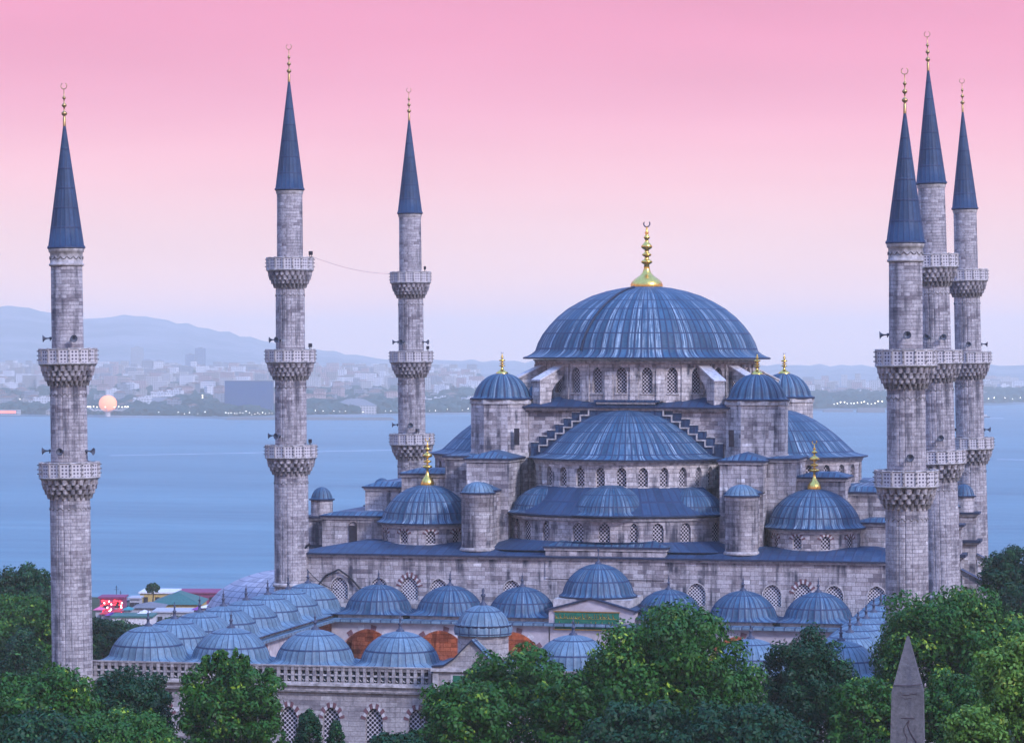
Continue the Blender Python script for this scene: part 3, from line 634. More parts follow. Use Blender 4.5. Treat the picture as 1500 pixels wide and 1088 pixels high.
MIN['B1'] = minaret('two-balcony minaret, frontmost of the three clustered on the right behind treetops', 34.19, -57.75, 0.295, -0.0071, *cl[:3], True, GM)
MIN['A2'] = minaret('three-balcony minaret at the left end of the checker-windowed hall wall', -32, 0, 0.327, -0.0074, *hl[:3], False, GM)
MIN['A3'] = minaret('smallest looking three-balcony minaret, standing against the sea just left of the domes', -32, 49.9, 0.512, -0.0113, *hl[:3], False, GM)
MIN['B2'] = minaret('tallest looking minaret of the right cluster, middle one, its tip highest in the photo', 32, 0, 1.349, -0.0301, *hl[:3], False, GM)
MIN['B3'] = minaret('rightmost minaret of the right cluster, set farthest back beside the open sea', 32, 49.9, 1.097, -0.0252, *hl[:3], False, GM)

# loudspeakers and floodlights on the minarets
def horn_mesh():
    mb = MB(); mb.lathe([(0.05, 0.0), (0.06, 0.28), (0.10, 0.42), (0.19, 0.54), (0.30, 0.62), (0.31, 0.64), (0.26, 0.62), (0.05, 0.45)], 12, HORN)
    mb.lathe([(0.0, -0.12), (0.11, -0.12), (0.12, 0.08), (0.05, 0.1)], 10, HORN); mb.box(-0.04, 0.04, -0.22, -0.04, 0.0, 0.08, IRON)
    return mb
hm = None; fm = None
def rim_point(key, z, ang, r):
    o = MIN[key]; ln = o.rotation_euler.y
    return Vector((o.location.x+math.sin(ln)*z+r*math.sin(ang), o.location.y-r*math.cos(ang), z))
DESC = {'A1': 'far-left minaret', 'B1': 'frontmost right minaret', 'A2': 'left hall-front minaret', 'A3': 'small minaret against the sea', 'B2': 'right cluster\'s tallest minaret', 'B3': 'rightmost minaret'}
def side_word(a):
    a = math.degrees(a); return 'pointing left' if a < -45 else ('pointing right' if a > 45 else ('facing the camera' if abs(a) < 14 else ('angled front left' if a < 0 else 'angled front right')))
def horn(key, z, deg, r, lvl):
    global hm
    a = R_(deg); p = rim_point(key, z, a, r)
    if hm is None: hm = horn_mesh().build('loudspeaker'); o = hm
    else: o = hm.copy(); sc.collection.objects.link(o)
    d = Vector((math.sin(a), -math.cos(a), -0.06)); o.location = p; o.rotation_euler = d.to_track_quat('Z', 'Y').to_euler()
    tag(o, 'grey loudspeaker above the %s balcony of the %s, %s' % (lvl, DESC[key], side_word(a)), 'loudspeaker', 'horn loudspeakers on the minarets')
def flood(key, z, deg, r, lvl):
    global fm
    a = R_(deg); p = rim_point(key, z, a, r)
    if fm is None:
        mb = MB(); mb.box(-0.28, 0.28, -0.12, 0.12, 0.22, 0.60, IRON); mb.box(-0.24, 0.24, -0.145, -0.123, 0.26, 0.56, HORN)
        mb.box(-0.32, -0.285, -0.03, 0.03, 0.0, 0.5, IRON); mb.box(0.285, 0.32, -0.03, 0.03, 0.0, 0.5, IRON); mb.box(-0.283, 0.283, -0.03, 0.03, 0.0, 0.06, IRON)
        fm = mb.build('floodlight'); o = fm
    else: o = fm.copy(); sc.collection.objects.link(o)
    o.location = p; o.rotation_euler = (0, 0, a+PI*0.25)
    tag(o, 'black floodlight, %s balcony of the %s, %s' % (lvl, DESC[key], side_word(a)), 'floodlight', 'floodlights on the minaret balconies')
for key, z, rr, lvl, degs in (('A1', 35.6, 1.38, 'upper', (-75, 35)), ('A1', 26.4, 1.58, 'lower', (-80, 0, 82)), ('B1', 35.9, 1.38, 'upper', (-88, 8)), ('B1', 26.5, 1.58, 'lower', (12,)),
        ('A2', 35.9, 1.52, 'middle', (-85, -25)), ('A2', 26.3, 1.66, 'lowest', (-85, -25)), ('A3', 36.0, 1.52, 'middle', (-85, -20, 80)), ('A3', 26.4, 1.66, 'lowest', (-80, 10)),
        ('B2', 36.2, 1.52, 'middle', (-20, 25)), ('B2', 26.6, 1.66, 'lowest', (10,)), ('B3', 35.8, 1.52, 'middle', (5, 88)), ('B3', 26.3, 1.66, 'lowest', (-70, 80))):
    for dg in degs: horn(key, z, dg, rr, lvl)
for key, z, dg, lvl in (('A2', 44.12, 80, 'top'), ('A2', 34.92, 75, 'middle'), ('A2', 25.37, 72, 'lowest'), ('A3', 44.12, 60, 'top'), ('A3', 34.92, 70, 'middle'), ('A3', 25.37, 30, 'lowest'), ('B3', 34.92, -88, 'middle')):
    flood(key, z, dg, 2.3, lvl)

# ------------------------------------------------------------------ courtyard
CT = empty('courtyard_arcade', (0, -30, 0), 'stone courtyard range roofed with rows of small pale blue lead domes before the hall', 'building'); set_off(CT)
SP = 7.18
def pdome(x, y, z=9.25, r=3.12, h=2.3, m=LEAD_P, sq=3.58):
    mb = MB(); dome(mb, (x, y), z, r, h, 32, m, 0.62, 0.42, 3, square=sq, ridge=0.035)
    mb.box(x-sq+0.35, x+sq-0.35, y-sq+0.35, y+sq-0.35, z-0.5, z-0.05, S_TRIM)
    o = mb.build('dome', CT)
    mb = MB(); mb.lathe([(0.36, z+h+0.38), (0.34, z+h+0.5), (0.14, z+h+0.62), (0.10, z+h+0.9), (0.17, z+h+0.97), (0.17, z+h+1.03), (0.09, z+h+1.1), (0.06, z+h+1.35), (0.13, z+h+1.42), (0.05, z+h+1.5), (0.02, z+h+1.8)], 10, FIN, (x, y)); mb.build('finial', o)
for k in range(-4, 5):
    if k: pdome(0.1+k*SP, -5.1, 9.25, m=LEAD if abs(k) < 4 else LEAD_P)
    if k: pdome(0.1+k*SP, -53.4, 9.05, 3.12, 2.35)
for j in range(1, 7):
    y = -5.1-(53.4-5.1)*j/7
    for s_ in (-1, 1): pdome(s_*4*SP+0.1, y, 9.15, 3.12, 2.3)
mb = MB(); c = (0.5, -5.6); dome(mb, c, 11.3, 3.35, 2.75, 36, LEAD, 0.42, 0.3, 3, ridge=0.03); mb.box(c[0]-3.75, c[0]+3.75, -9.0, -2.0, 10.4, 11.14, S_TRIM)
dc = mb.build('dome', CT); mb = MB(); mb.lathe([(0.36, 14.3), (0.3, 14.45), (0.1, 14.6), (0.08, 14.9), (0.16, 15.0), (0.07, 15.1), (0.05, 15.5), (0.12, 15.6), (0.02, 15.9)], 10, FIN, c); mb.build('finial', dc)
# portal block of the portico with green inscription
mb = MB(); mb.box(-3.6, 4.6, -9.35, -2.0, 0, 10.1, PLASTER); x0, x1, yf = -3.6, 4.6, -9.35
mb.face([(x0, yf, 10.1), (x1, yf, 10.1), ((x0+x1)/2, yf, 11.15)], PLASTER)
for s_ in (0, 1):
    a = (x0-0.3, 10.02) if s_ == 0 else (x1+0.3, 10.02); m_ = ((x0+x1)/2, 11.25)
    q = [(a[0], a[1]), m_, (m_[0], m_[1]+0.16), (a[0], a[1]+0.16)]
    f = [(u, yf-0.28, z) for u, z in q]; g = [(u, -3.0, z) for u, z in q]
    mb.face(f if s_ else f[::-1], EDGE); mb.face([f[3], f[2], g[2], g[3]] if not s_ else [f[2], f[3], g[3], g[2]], LEAD_D)
    mb.face([f[0], f[1], g[1], g[0]], EDGE)
mb.build('portal_block', CT)
sg = MB(); sg.box(-3.0, 3.2, -9.44, -9.353, 8.35, 9.95, GREEN_P); sg.box(-3.12, 3.32, -9.50, -9.44, 9.95, 10.05, GOLD); sg.box(-3.12, 3.32, -9.50, -9.44, 8.25, 8.35, GOLD)
go = sg.build('inscription_panel', CT)
rr = random.Random(3); sg = MB()      # two lines of gilt calligraphic strokes
for row in (8.75, 9.45):
    x = 2.9
    while x > -2.85:
        w_ = rr.uniform(0.12, 0.3); t = rr.random()
        if t < 0.35: pts = [(x, -9.46, row-0.05), (x-0.02, -9.46, row+0.33)]
        elif t < 0.7: pts = [(x-w_*math.sin(a)*0.8, -9.46, row+0.05-0.16*math.cos(a)) for a in np.linspace(-0.6, 2.4, 6)]
        else: pts = [(x, -9.46, row+0.12), (x-w_*0.5, -9.46, row-0.08), (x-w_, -9.46, row+0.08)]
        sg.tube(pts, 0.03, GOLD, 4); x -= w_*0.9
    sg.tube([(2.9, -9.46, row-0.1), (0, -9.46, row-0.13), (-2.85, -9.46, row-0.1)], 0.022, GOLD, 4)
sg.build('lettering', go)
# arcade fronts (portico side and the three others), walls, flat lead roofs
def arcade(o, t, n, z1=8.75, cloth=True, skip=(), yin=None):
    mb = MB(); mp = planemap(o, t)
    for k in range(n):
        if k in skip: continue
        uc = (k+0.5)*SP; wv = (uc, 5.5, 0.3, 5.7, 2.25); bay(mb, mp, uc-SP/2, uc+SP/2, 0, z1, S_COURT if False else PLASTER, wv, 0.7, 4.0)
        # banded voussoirs round the arch
        for q in range(15):
            if q % 2: continue
            a_, b_ = PI*(1-(q+0.05)/15), PI*(1-(q+0.95)/15)
            P_ = []
            for a in (a_, b_):
                s_ = math.cos(a); zi = 5.7+archz(s_, 2.25); xi = uc+2.75*s_; P_.append((xi, zi, xi+math.cos(a)*0.42, zi+math.sin(a)*0.42+0.05))
            mb.face([mp(P_[0][0], P_[0][1], -0.03), mp(P_[1][0], P_[1][1], -0.03), mp(P_[1][2], P_[1][3], -0.03), mp(P_[0][2], P_[0][3], -0.03)], WHT if q % 4 else RED)
    mb.build('arcade', CT)
arcade((-4.5*SP+0.1+SP, -9.35), (1, 0), 7, skip=(3,))
arcade((4.5*SP+0.1-SP, -49.6), (-1, 0), 7)
arcade((-25.1, -49.6), (0, 1), 5); arcade((25.3, -9.4), (0, -1), 5)
mb = MB()
for x0, x1, y0, y1 in ((-32.6, 32.8, -9.6, -0.15), (-32.6, 32.8, -57.0, -49.3), (-32.6, -24.9, -49.297, -9.603), (25.1, 32.8, -49.297, -9.603)):
    mb.box(x0, x1, y0, y1, 8.72, 8.9, EDGE, LEAD_P)
for x0, x1, y0, y1 in ((-25.1, 25.3, -9.95, -9.603), (-25.1, 25.3, -49.297, -48.95)): mb.box(x0, x1, y0, y1, 8.62, 8.86, LEAD_P)
mb.box(-24.897, -24.5, -48.95, -9.96, 8.62, 8.86, LEAD_P); mb.box(24.7, 25.097, -48.95, -9.96, 8.62, 8.86, LEAD_P)
mb.build('roof', CT)
# lanterns that light the portico vaults orange
lmesh = None; LG = emit('orange lantern glass', (1.0, 0.35, 0.08), 6.0)
for k in (-3, -2, -1, 1, 2, 3):
    p = Vector((0.1+k*SP, -5.0, 7.55))
    if lmesh is None:
        mb = MB(); mb.lathe([(0.02, 0.0), (0.16, 0.08), (0.2, 0.3), (0.14, 0.5), (0.02, 0.56)], 10, LG); mb.tube([(0, 0, 0.5), (0, 0, 1.2)], 0.02, IRON, 4); lmesh = mb.build('hanging_lantern'); o = lmesh
    else: o = lmesh.copy(); sc.collection.objects.link(o)
    o.location = p; tag(o, 'hanging lantern glowing orange inside the %s portico arch %s of the green-panelled portal' % ({1: 'nearest', 2: 'second', 3: 'third'}[abs(k)], 'left' if k < 0 else 'right'), 'lantern', 'lanterns inside the portico')
    pl = bpy.data.lights.new('lantern_light', 'POINT'); pl.energy = 480; pl.color = (1.0, 0.23, 0.05); pl.shadow_soft_size = 0.3
    po = bpy.data.objects.new('lantern_light', pl); sc.collection.objects.link(po); po.location = p+Vector((0, 0.7, -0.2))
# outer wall with grilled windows, cornice, pierced parapet
mb = MB(); mpW = planemap((0, -57.0), (1, 0)); wins = []
WS = 3.56
for s_ in (-1, 1):
    for k in range(8):
        uc = s_*(4.85+k*WS) if s_ > 0 else -4.75-k*WS
        e0, e1 = uc-WS/2, uc+WS/2
        if k == 0: e0, e1 = (-6.55, -3.1) if s_ < 0 else (3.3, 6.65)
        if k == 7: e0, e1 = (-34.0, uc+WS/2) if s_ < 0 else (uc-WS/2, 34.0)
        wv = (uc, 1.42, 2.6, 4.95, 0.95); bay(mb, mpW, e0, e1, 0, 7.1, S_COURT, wv, 0.3, 3.0); wins.append(wv)
for s_ in (-1, 1):
    mpS = planemap((33.4, -57), (0, 1)) if s_ > 0 else planemap((-33.2, 0), (0, -1))
    for k in range(15): wv = (k*3.8+1.9, 1.42, 2.6, 4.95, 0.95); bay(mb, mpS, k*3.8, k*3.8+3.8, 0, 8.8, S_COURT, wv, 0.3, 4.0)
for x0, x1 in ((-33.6, -3.1), (3.3, 33.8)):
    mb.box(x0, x1, -57.28, -56.75, 7.1, 7.22, S_DARK); mb.box(x0, x1, -57.15, -56.75, 7.223, 7.62, S_TRIM); mb.box(x0, x1, -57.42, -56.75, 7.623, 7.80, S_TRIM); mb.box(x0, x1, -56.745, -56.4, 6.4, 8.715, LEAD_P, None, False)
wo_ = mb.build('wall', CT)
for wv in wins:
    window(mpW, wv, 0.3, LATT, wo_, 0.0, 11, 0.34, False)
for x0, x1 in ((-33.4, -3.15), (3.35, 33.6)):
    mb = MB(); mb.box(x0, x1, -57.32, -57.0, 9.14, 9.26, S_COURT); x = x0+0.35; i = 0; mb.box(x0, x1, -57.26, -57.06, 7.803, 7.93, S_TRIM)
    while x < x1-0.3:
        mb.box(x-0.13, x+0.13, -57.27, -57.05, 7.93, 9.137, S_COURT)
        if x+0.62 < x1:   # little arch and curl between the posts
            mb.box(x+0.151, x+0.45, -57.24, -57.08, 8.86, 9.118, S_DARK); mb.box(x+0.151, x+0.45, -57.24, -57.08, 8.42, 8.55, S_TRIM)
            mb.tube([(x+0.3+0.12*math.cos(a), -57.16, 8.18+0.14*math.sin(a)) for a in np.linspace(PI, 2*PI, 5)], 0.05, S_TRIM, 4)
        x += 0.60; i += 1
    mb.build('parapet', CT)
# small dome turret on the range (left of the wall minaret)
# ------------------------------------------------------------------ gatehouse
GT = empty('courtyard_gatehouse', (0.1, -56, 0), 'pale stone gatehouse with pointed gable and small ribbed dome in the courtyard front', 'building'); set_off(GT)
mb = MB(); gx0, gx1, gy = -3.05, 3.25, -58.6
mb.box(gx0, gx1, gy, -52.5, 0, 9.15, S_COURT, None, False)
mb.box(gx0-0.02, gx0+0.45, gy-0.12, gy-0.002, 0, 9.0, S_TRIM); mb.box(gx1-0.45, gx1+0.02, gy-0.12, gy-0.002, 0, 9.0, S_TRIM)
mb.box(gx0-0.16, gx1+0.16, gy-0.26, -52.6, 9.15, 9.4, S_TRIM)
# gable with gentle ogee slopes
pk = 0.1; prof = [(gx0-0.1, 9.62), (gx0+0.9, 9.72), (gx0+1.7, 10.25), (gx0+2.4, 11.0), (pk, 11.75)]; prof += [(2*pk-x+0.0, z) for x, z in prof[:-1][::-1]]
mb.face([(gx0-0.1, gy, 9.402)]+[(2*pk-gx0+0.1, gy, 9.402)]+[(x, gy, z) for x, z in prof[::-1]], S_COURT)
for (xa, za), (xb, zb) in zip(prof, prof[1:]):
    mb.face([(xa, gy-0.2, za), (xb, gy-0.2, zb), (xb, -52.6, zb), (xa, -52.6, za)], LEAD); mb.face([(xa, gy-0.2, za-0.14), (xb, gy-0.2, zb-0.14), (xb, gy-0.2, zb), (xa, gy-0.2, za)], EDGE); mb.face([(xa, gy-0.2, za-.14), (xa, gy, za-.14), (xb, gy, zb-.14), (xb, gy-.2, zb-.14)], EDGE)
mb.build('wall', GT)
mb = MB(); mb.box(-1.62, 1.5, gy-0.05, gy-0.002, 7.65, 9.0, S_TRIM); mb.box(-1.42, 1.3, gy-0.075, gy-0.053, 7.8, 8.86, GREEN_P); mb.build('sign_panel', GT)
c = (0.25, -55.2); mb = MB(); mb.lathe([(2.1, 9.5), (2.1, 11.9)], 8, S_COURT, c, smooth=False)
def sk(a, k, r, z): return 1+0.02*math.sin(a*24)*(k > 0)
mb.lathe([(2.28, 11.85), (2.34, 12.35), (2.2, 12.75)], 96, LEAD_P, c, rmod=sk); mb.build('drum', GT)
mb = MB(); dome(mb, c, 12.66, 2.02, 1.45, 22, LEAD_P, 0.28, 0.12, 2, ridge=0.04); gd = mb.build('dome', GT)
mb = MB(); mb.lathe([(0.35, 14.15), (0.3, 14.3), (0.12, 14.5), (0.1, 14.8), (0.2, 14.95), (0.2, 15.05), (0.08, 15.15), (0.12, 15.4), (0.02, 15.6)], 12, FIN, c); mb.build('finial', gd)

# annex with big pale gridded roof, left of the hall
AN = empty('annex_building', (-40, 15, 0), 'round annex with broad pale lead roof in square sheets behind the left domes', 'building'); set_off(AN)
mb = MB(); prof = [(10.6*q, 6.9+6.0*p) for q, p in [(math.sin(t)*0.89, math.cos(t)*0.86) for t in np.linspace(0.02, PI/2, 12)]]
mb.lathe(prof, 64, LEAD_G, (-35.2, 13.0), uvm=lambda i, j: (j*0.78, i*1.1)); mb.build('roof', AN)
mb = MB(); mb.lathe([(9.2, -1), (9.2, 6.95)], 48, PLASTER, (-35.2, 13.0)); mb.build('wall', AN) if 0 else None; mb.build('wall', AN)

# wires
def wire(pts, r, label, mat=IRON, name='cable'):
    mb = MB(); mb.tube(pts, r, mat, 5); return tag(mb.build(name), label, 'cable')
def sag(a, b, s, n=14):
    a, b = Vector(a), Vector(b); return [a.lerp(b, t)-Vector((0, 0, s*4*t*(1-t))) for t in np.linspace(0, 1, n)]
wire(sag(rim_point('A2', 44.2, R_(90), 2.3), rim_point('A3', 43.9, R_(-90), 1.4), 0.5), 0.014, 'thin wire strung high between the left minarets against the pink sky', HORN)
wire([(-30.6, -0.25, 8.9), (-30.6, -0.25, 13.9), (-30.4, -0.6, 15.0), (-29.7, -0.6, 15.5)], 0.14, 'thick black cable bundle climbing the wall corner beside the left hall minaret')
wire(sag((-30.3, -0.3, 13.2), (-26.9, -0.3, 11.0), 0.5), 0.04, 'thin slack black wire hanging across the left end of the hall wall')
wire([(-30.4, -0.25, 11.0), (-29.3, -0.25, 10.9), (-28.1, -0.25, 12.4), (-26.8, -0.3, 13.0), (-25.6, -0.25, 12.2), (-24.4, -0.25, 10.9)], 0.10, 'black wavy cable arching over the leftmost checker window of the hall wall')
mb = MB()
for i in range(9): mb.box(-28.9+i*0.02, -28.86+i*0.02, 0, 0.04, 0, 0.01, IRON)
# drainpipe on gatehouse side etc. are left to the stone

# ------------------------------------------------------------------ obelisk
OB = at(1330, 931, 178); ox, oy, oz = OB
ob = empty('obelisk', (ox, oy, 0), 'pinkish granite obelisk with carved bird and pointed tip, lower right before the trees', 'obelisk')
mb = MB(); yawo = R_(2)
def sq(hw, z): return [(hw*math.cos(yawo+PI/4+k*PI/2)*1.414, hw*math.sin(yawo+PI/4+k*PI/2)*1.414, z) for k in range(4)]
zs = oz-80/F_PX*178*1.0
lv = [sq(1.16, 1.5), sq(0.90, zs), sq(0.06, oz)]
for A, B in zip(lv, lv[1:]):
    for k in range(4): mb.face([A[k], A[(k+1) % 4], B[(k+1) % 4], B[k]], PORPH)
mb.build('shaft', ob); mb = MB(); mb.box(-1.9, 1.9, -1.9, 1.9, 0, 1.5, S_TRIM); mb.box(-2.6, 2.6, -2.6, 2.6, -2, 0.0, S_TRIM); mb.build('pedestal', ob)
mb = MB(); G = plain('carved groove', (0.07, 0.05, 0.06), 0.9)
def on(px, py):   # a point on the face towards the camera
    q = at(px, py, 176.95); return (q.x-ox, oy-oy-0.90-(zs-q.z)*0.0225-0.015, q.z)
def yf(z): return -(0.90+(zs-z)*(1.16-0.90)/(zs-1.5))-0.01
def stroke(pts, r):
    P_ = []
    for px, py in pts:
        q = at(px, py, 177.2); P_.append((q.x-ox, yf(q.z), q.z))
    mb.tube(P_, r, G, 4)
stroke([(1309.5, 1003), (1330, 1003.5), (1351, 1001)], 0.028)
stroke([(1320, 1051), (1340, 1051)], 0.03)
stroke([(1332, 1054), (1328, 1059), (1324, 1066), (1325, 1072), (1329, 1080), (1329, 1092)], 0.025)
stroke([(1332, 1054), (1330, 1062), (1334, 1072), (1340, 1081), (1346, 1090)], 0.03)
stroke([(1318, 1012), (1322, 1017), (1330, 1018), (1336, 1015), (1344, 1016)], 0.018)
stroke([(1316, 1018), (1326, 1023), (1336, 1021)], 0.014)
mb.build('carving', ob)

# ------------------------------------------------------------------ trees
def leaf_mat(name, dark, mid, tip):  # tip: painted highlight colour, mostly on up-facing leaves
    m = MT(name, 0.55, 0.25); a = m.n('Attribute', attribute_name='tone').outputs['Fac']
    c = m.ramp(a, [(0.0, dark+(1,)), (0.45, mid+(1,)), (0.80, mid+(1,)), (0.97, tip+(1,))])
    m.col(c); m.b.inputs['Transmission Weight'].default_value = 0
    tr = m.t.nodes.new('ShaderNodeBsdfTranslucent'); mx = m.t.nodes.new('ShaderNodeMixShader'); mx.inputs[0].default_value = 0.15
    m.t.links.new(c, tr.inputs[0]); m.t.links.new(m.b.outputs[0], mx.inputs[1]); m.t.links.new(tr.outputs[0], mx.inputs[2])
    m.t.links.new(mx.outputs[0], m.t.nodes['Material Output'].inputs[0]); return m.m
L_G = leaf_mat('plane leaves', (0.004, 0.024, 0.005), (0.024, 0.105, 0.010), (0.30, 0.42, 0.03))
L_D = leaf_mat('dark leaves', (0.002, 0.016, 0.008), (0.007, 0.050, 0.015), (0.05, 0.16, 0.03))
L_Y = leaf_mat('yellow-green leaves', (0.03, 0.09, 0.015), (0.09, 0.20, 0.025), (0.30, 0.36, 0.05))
BARK = plain('bark', (0.07, 0.055, 0.05), 0.95)
def tree(label, px, ytop, hw, d, mat=L_G, aspect=1.0, dens=1.0, leaf=0.30, ground=0.0, lob=0.205, name='tree', spike=False, group='trees round the mosque', shoots=0):
    hw *= 1.13; aspect *= 1.08; leaf *= 0.84; top = at(px, ytop-4, d); k = d/F_PX; rx = hw*k; rz = rx*aspect; cz = top.z-rz*0.97
    base = Vector((top.x, top.y, ground)); root = empty(name, base, label, 'tree', group)
    g = np.random.default_rng(int(px*7+ytop)); nl = int(150*dens*(1 if not spike else 1.6))
    v = g.normal(size=(nl, 3)); v /= (np.abs(v)**2.9).sum(1)[:, None]**(1/2.9); v[:, 2] = np.where(v[:, 2] < -0.55, -v[:, 2]*0.6, v[:, 2])
    rf = g.uniform(0.45, 0.93, nl)**0.7
    if spike:   # upright tapering crown
        h = g.uniform(-1, 1, nl); wd = np.clip(1.0-((h+0.35)/1.35)**2, 0.03, 1)**0.6; th = g.uniform(0, 2*PI, nl)
        C = np.stack([np.cos(th)*wd*rx*0.8*g.uniform(.5, 1, nl), np.sin(th)*wd*rx*0.8*g.uniform(.5, 1, nl), h*rz*0.94], 1); lr = rx*lob*g.uniform(0.6, 1.0, nl)
    else:
        C = v*rf[:, None]*np.array([rx, rx, rz])*(1-lob*0.55); lr = rx*lob*g.uniform(0.65, 1.25, nl)
    for _ in range(shoots):     # loose upright shoots that break the outline
        th, q = g.uniform(0, 2*PI), g.uniform(0.15, 0.8)*rx; z0 = rz*math.sqrt(max(0.05, 1-(q/rx)**2))*0.92; hh = g.uniform(0.5, 1.1); kk = 6
        t_ = np.linspace(0, 1, kk); C = np.vstack([C, np.stack([np.cos(th)*q+t_*0.1, np.sin(th)*q+t_*0.1, z0+t_*hh], 1)]); lr = np.concatenate([lr, 0.34*(1-t_*0.6)])
    nl = len(C); tone_l = g.uniform(0, 1, nl)
    per = (lr**2/leaf**2*16).astype(int)+12; idx = np.repeat(np.arange(nl), per); n = len(idx)
    dr = g.normal(size=(n, 3)); dr[:, 2] += 0.25; dr /= np.linalg.norm(dr, axis=1)[:, None]
    bumpy = 1+0.30*np.sin(dr[:, 0]*7+idx)*np.sin(dr[:, 1]*6+idx*2)*np.sin(dr[:, 2]*5)
    pos = C[idx]+dr*(lr[idx]*g.uniform(0.72, 1.12, n)*bumpy)[:, None]*np.array([1, 1, 0.85 if not spike else 1.3])
    nrm = dr+g.normal(size=(n, 3))*0.36; nrm /= np.linalg.norm(nrm, axis=1)[:, None]
    a = g.normal(size=(n, 3)); t = np.cross(nrm, a); t /= np.linalg.norm(t, axis=1)[:, None]; b = np.cross(nrm, t)
    s_ = leaf*g.uniform(0.6, 1.25, n)[:, None]
    V = np.stack([pos-t*s_*0.62, pos+b*s_*0.34+nrm*s_*0.08, pos+t*s_*0.62, pos-b*s_*0.34+nrm*s_*0.08], 1).reshape(-1, 3)+np.array([0, 0, cz-ground])
    me = bpy.data.meshes.new('crown'); me.vertices.add(4*n); me.vertices.foreach_set('co', V.astype(np.float32).ravel())
    me.loops.add(4*n); me.loops.foreach_set('vertex_index', np.arange(4*n, dtype=np.int32)); me.polygons.add(n); me.polygons.foreach_set('loop_start', np.arange(0, 4*n, 4, dtype=np.int32))
    me.update(calc_edges=True)
    tn = np.clip(0.50*tone_l[idx]+0.42*g.uniform(0, 1, n)+0.10*(dr[:, 2] > 0.3), 0, 1); at_ = me.attributes.new('tone', 'FLOAT', 'FACE'); at_.data.foreach_set('value', tn.astype(np.float32))  # up-facing leaves get a higher tone: lit clump tops painted in
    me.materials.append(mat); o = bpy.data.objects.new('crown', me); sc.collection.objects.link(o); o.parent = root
    mb = MB(); h = cz-ground; tr = max(0.12, rx*0.06)
    mb.tube([(0, 0, -0.5), (0.1, 0, h*0.5), (0.0, 0.1, h), (0.1, 0, h+rz*0.6)], [tr*1.4, tr, tr*0.8, tr*0.15], BARK, 8)
    for q in range(7):
        c_ = C[g.integers(nl)]; mb.tube([(0, 0, h*0.75+q*0.05*h), (c_[0]*0.5, c_[1]*0.5, h+c_[2]*0.3), (c_[0], c_[1], h+c_[2])], [tr*0.5, tr*0.3, tr*0.08], BARK, 5)
    mb.build('trunk', root); return root
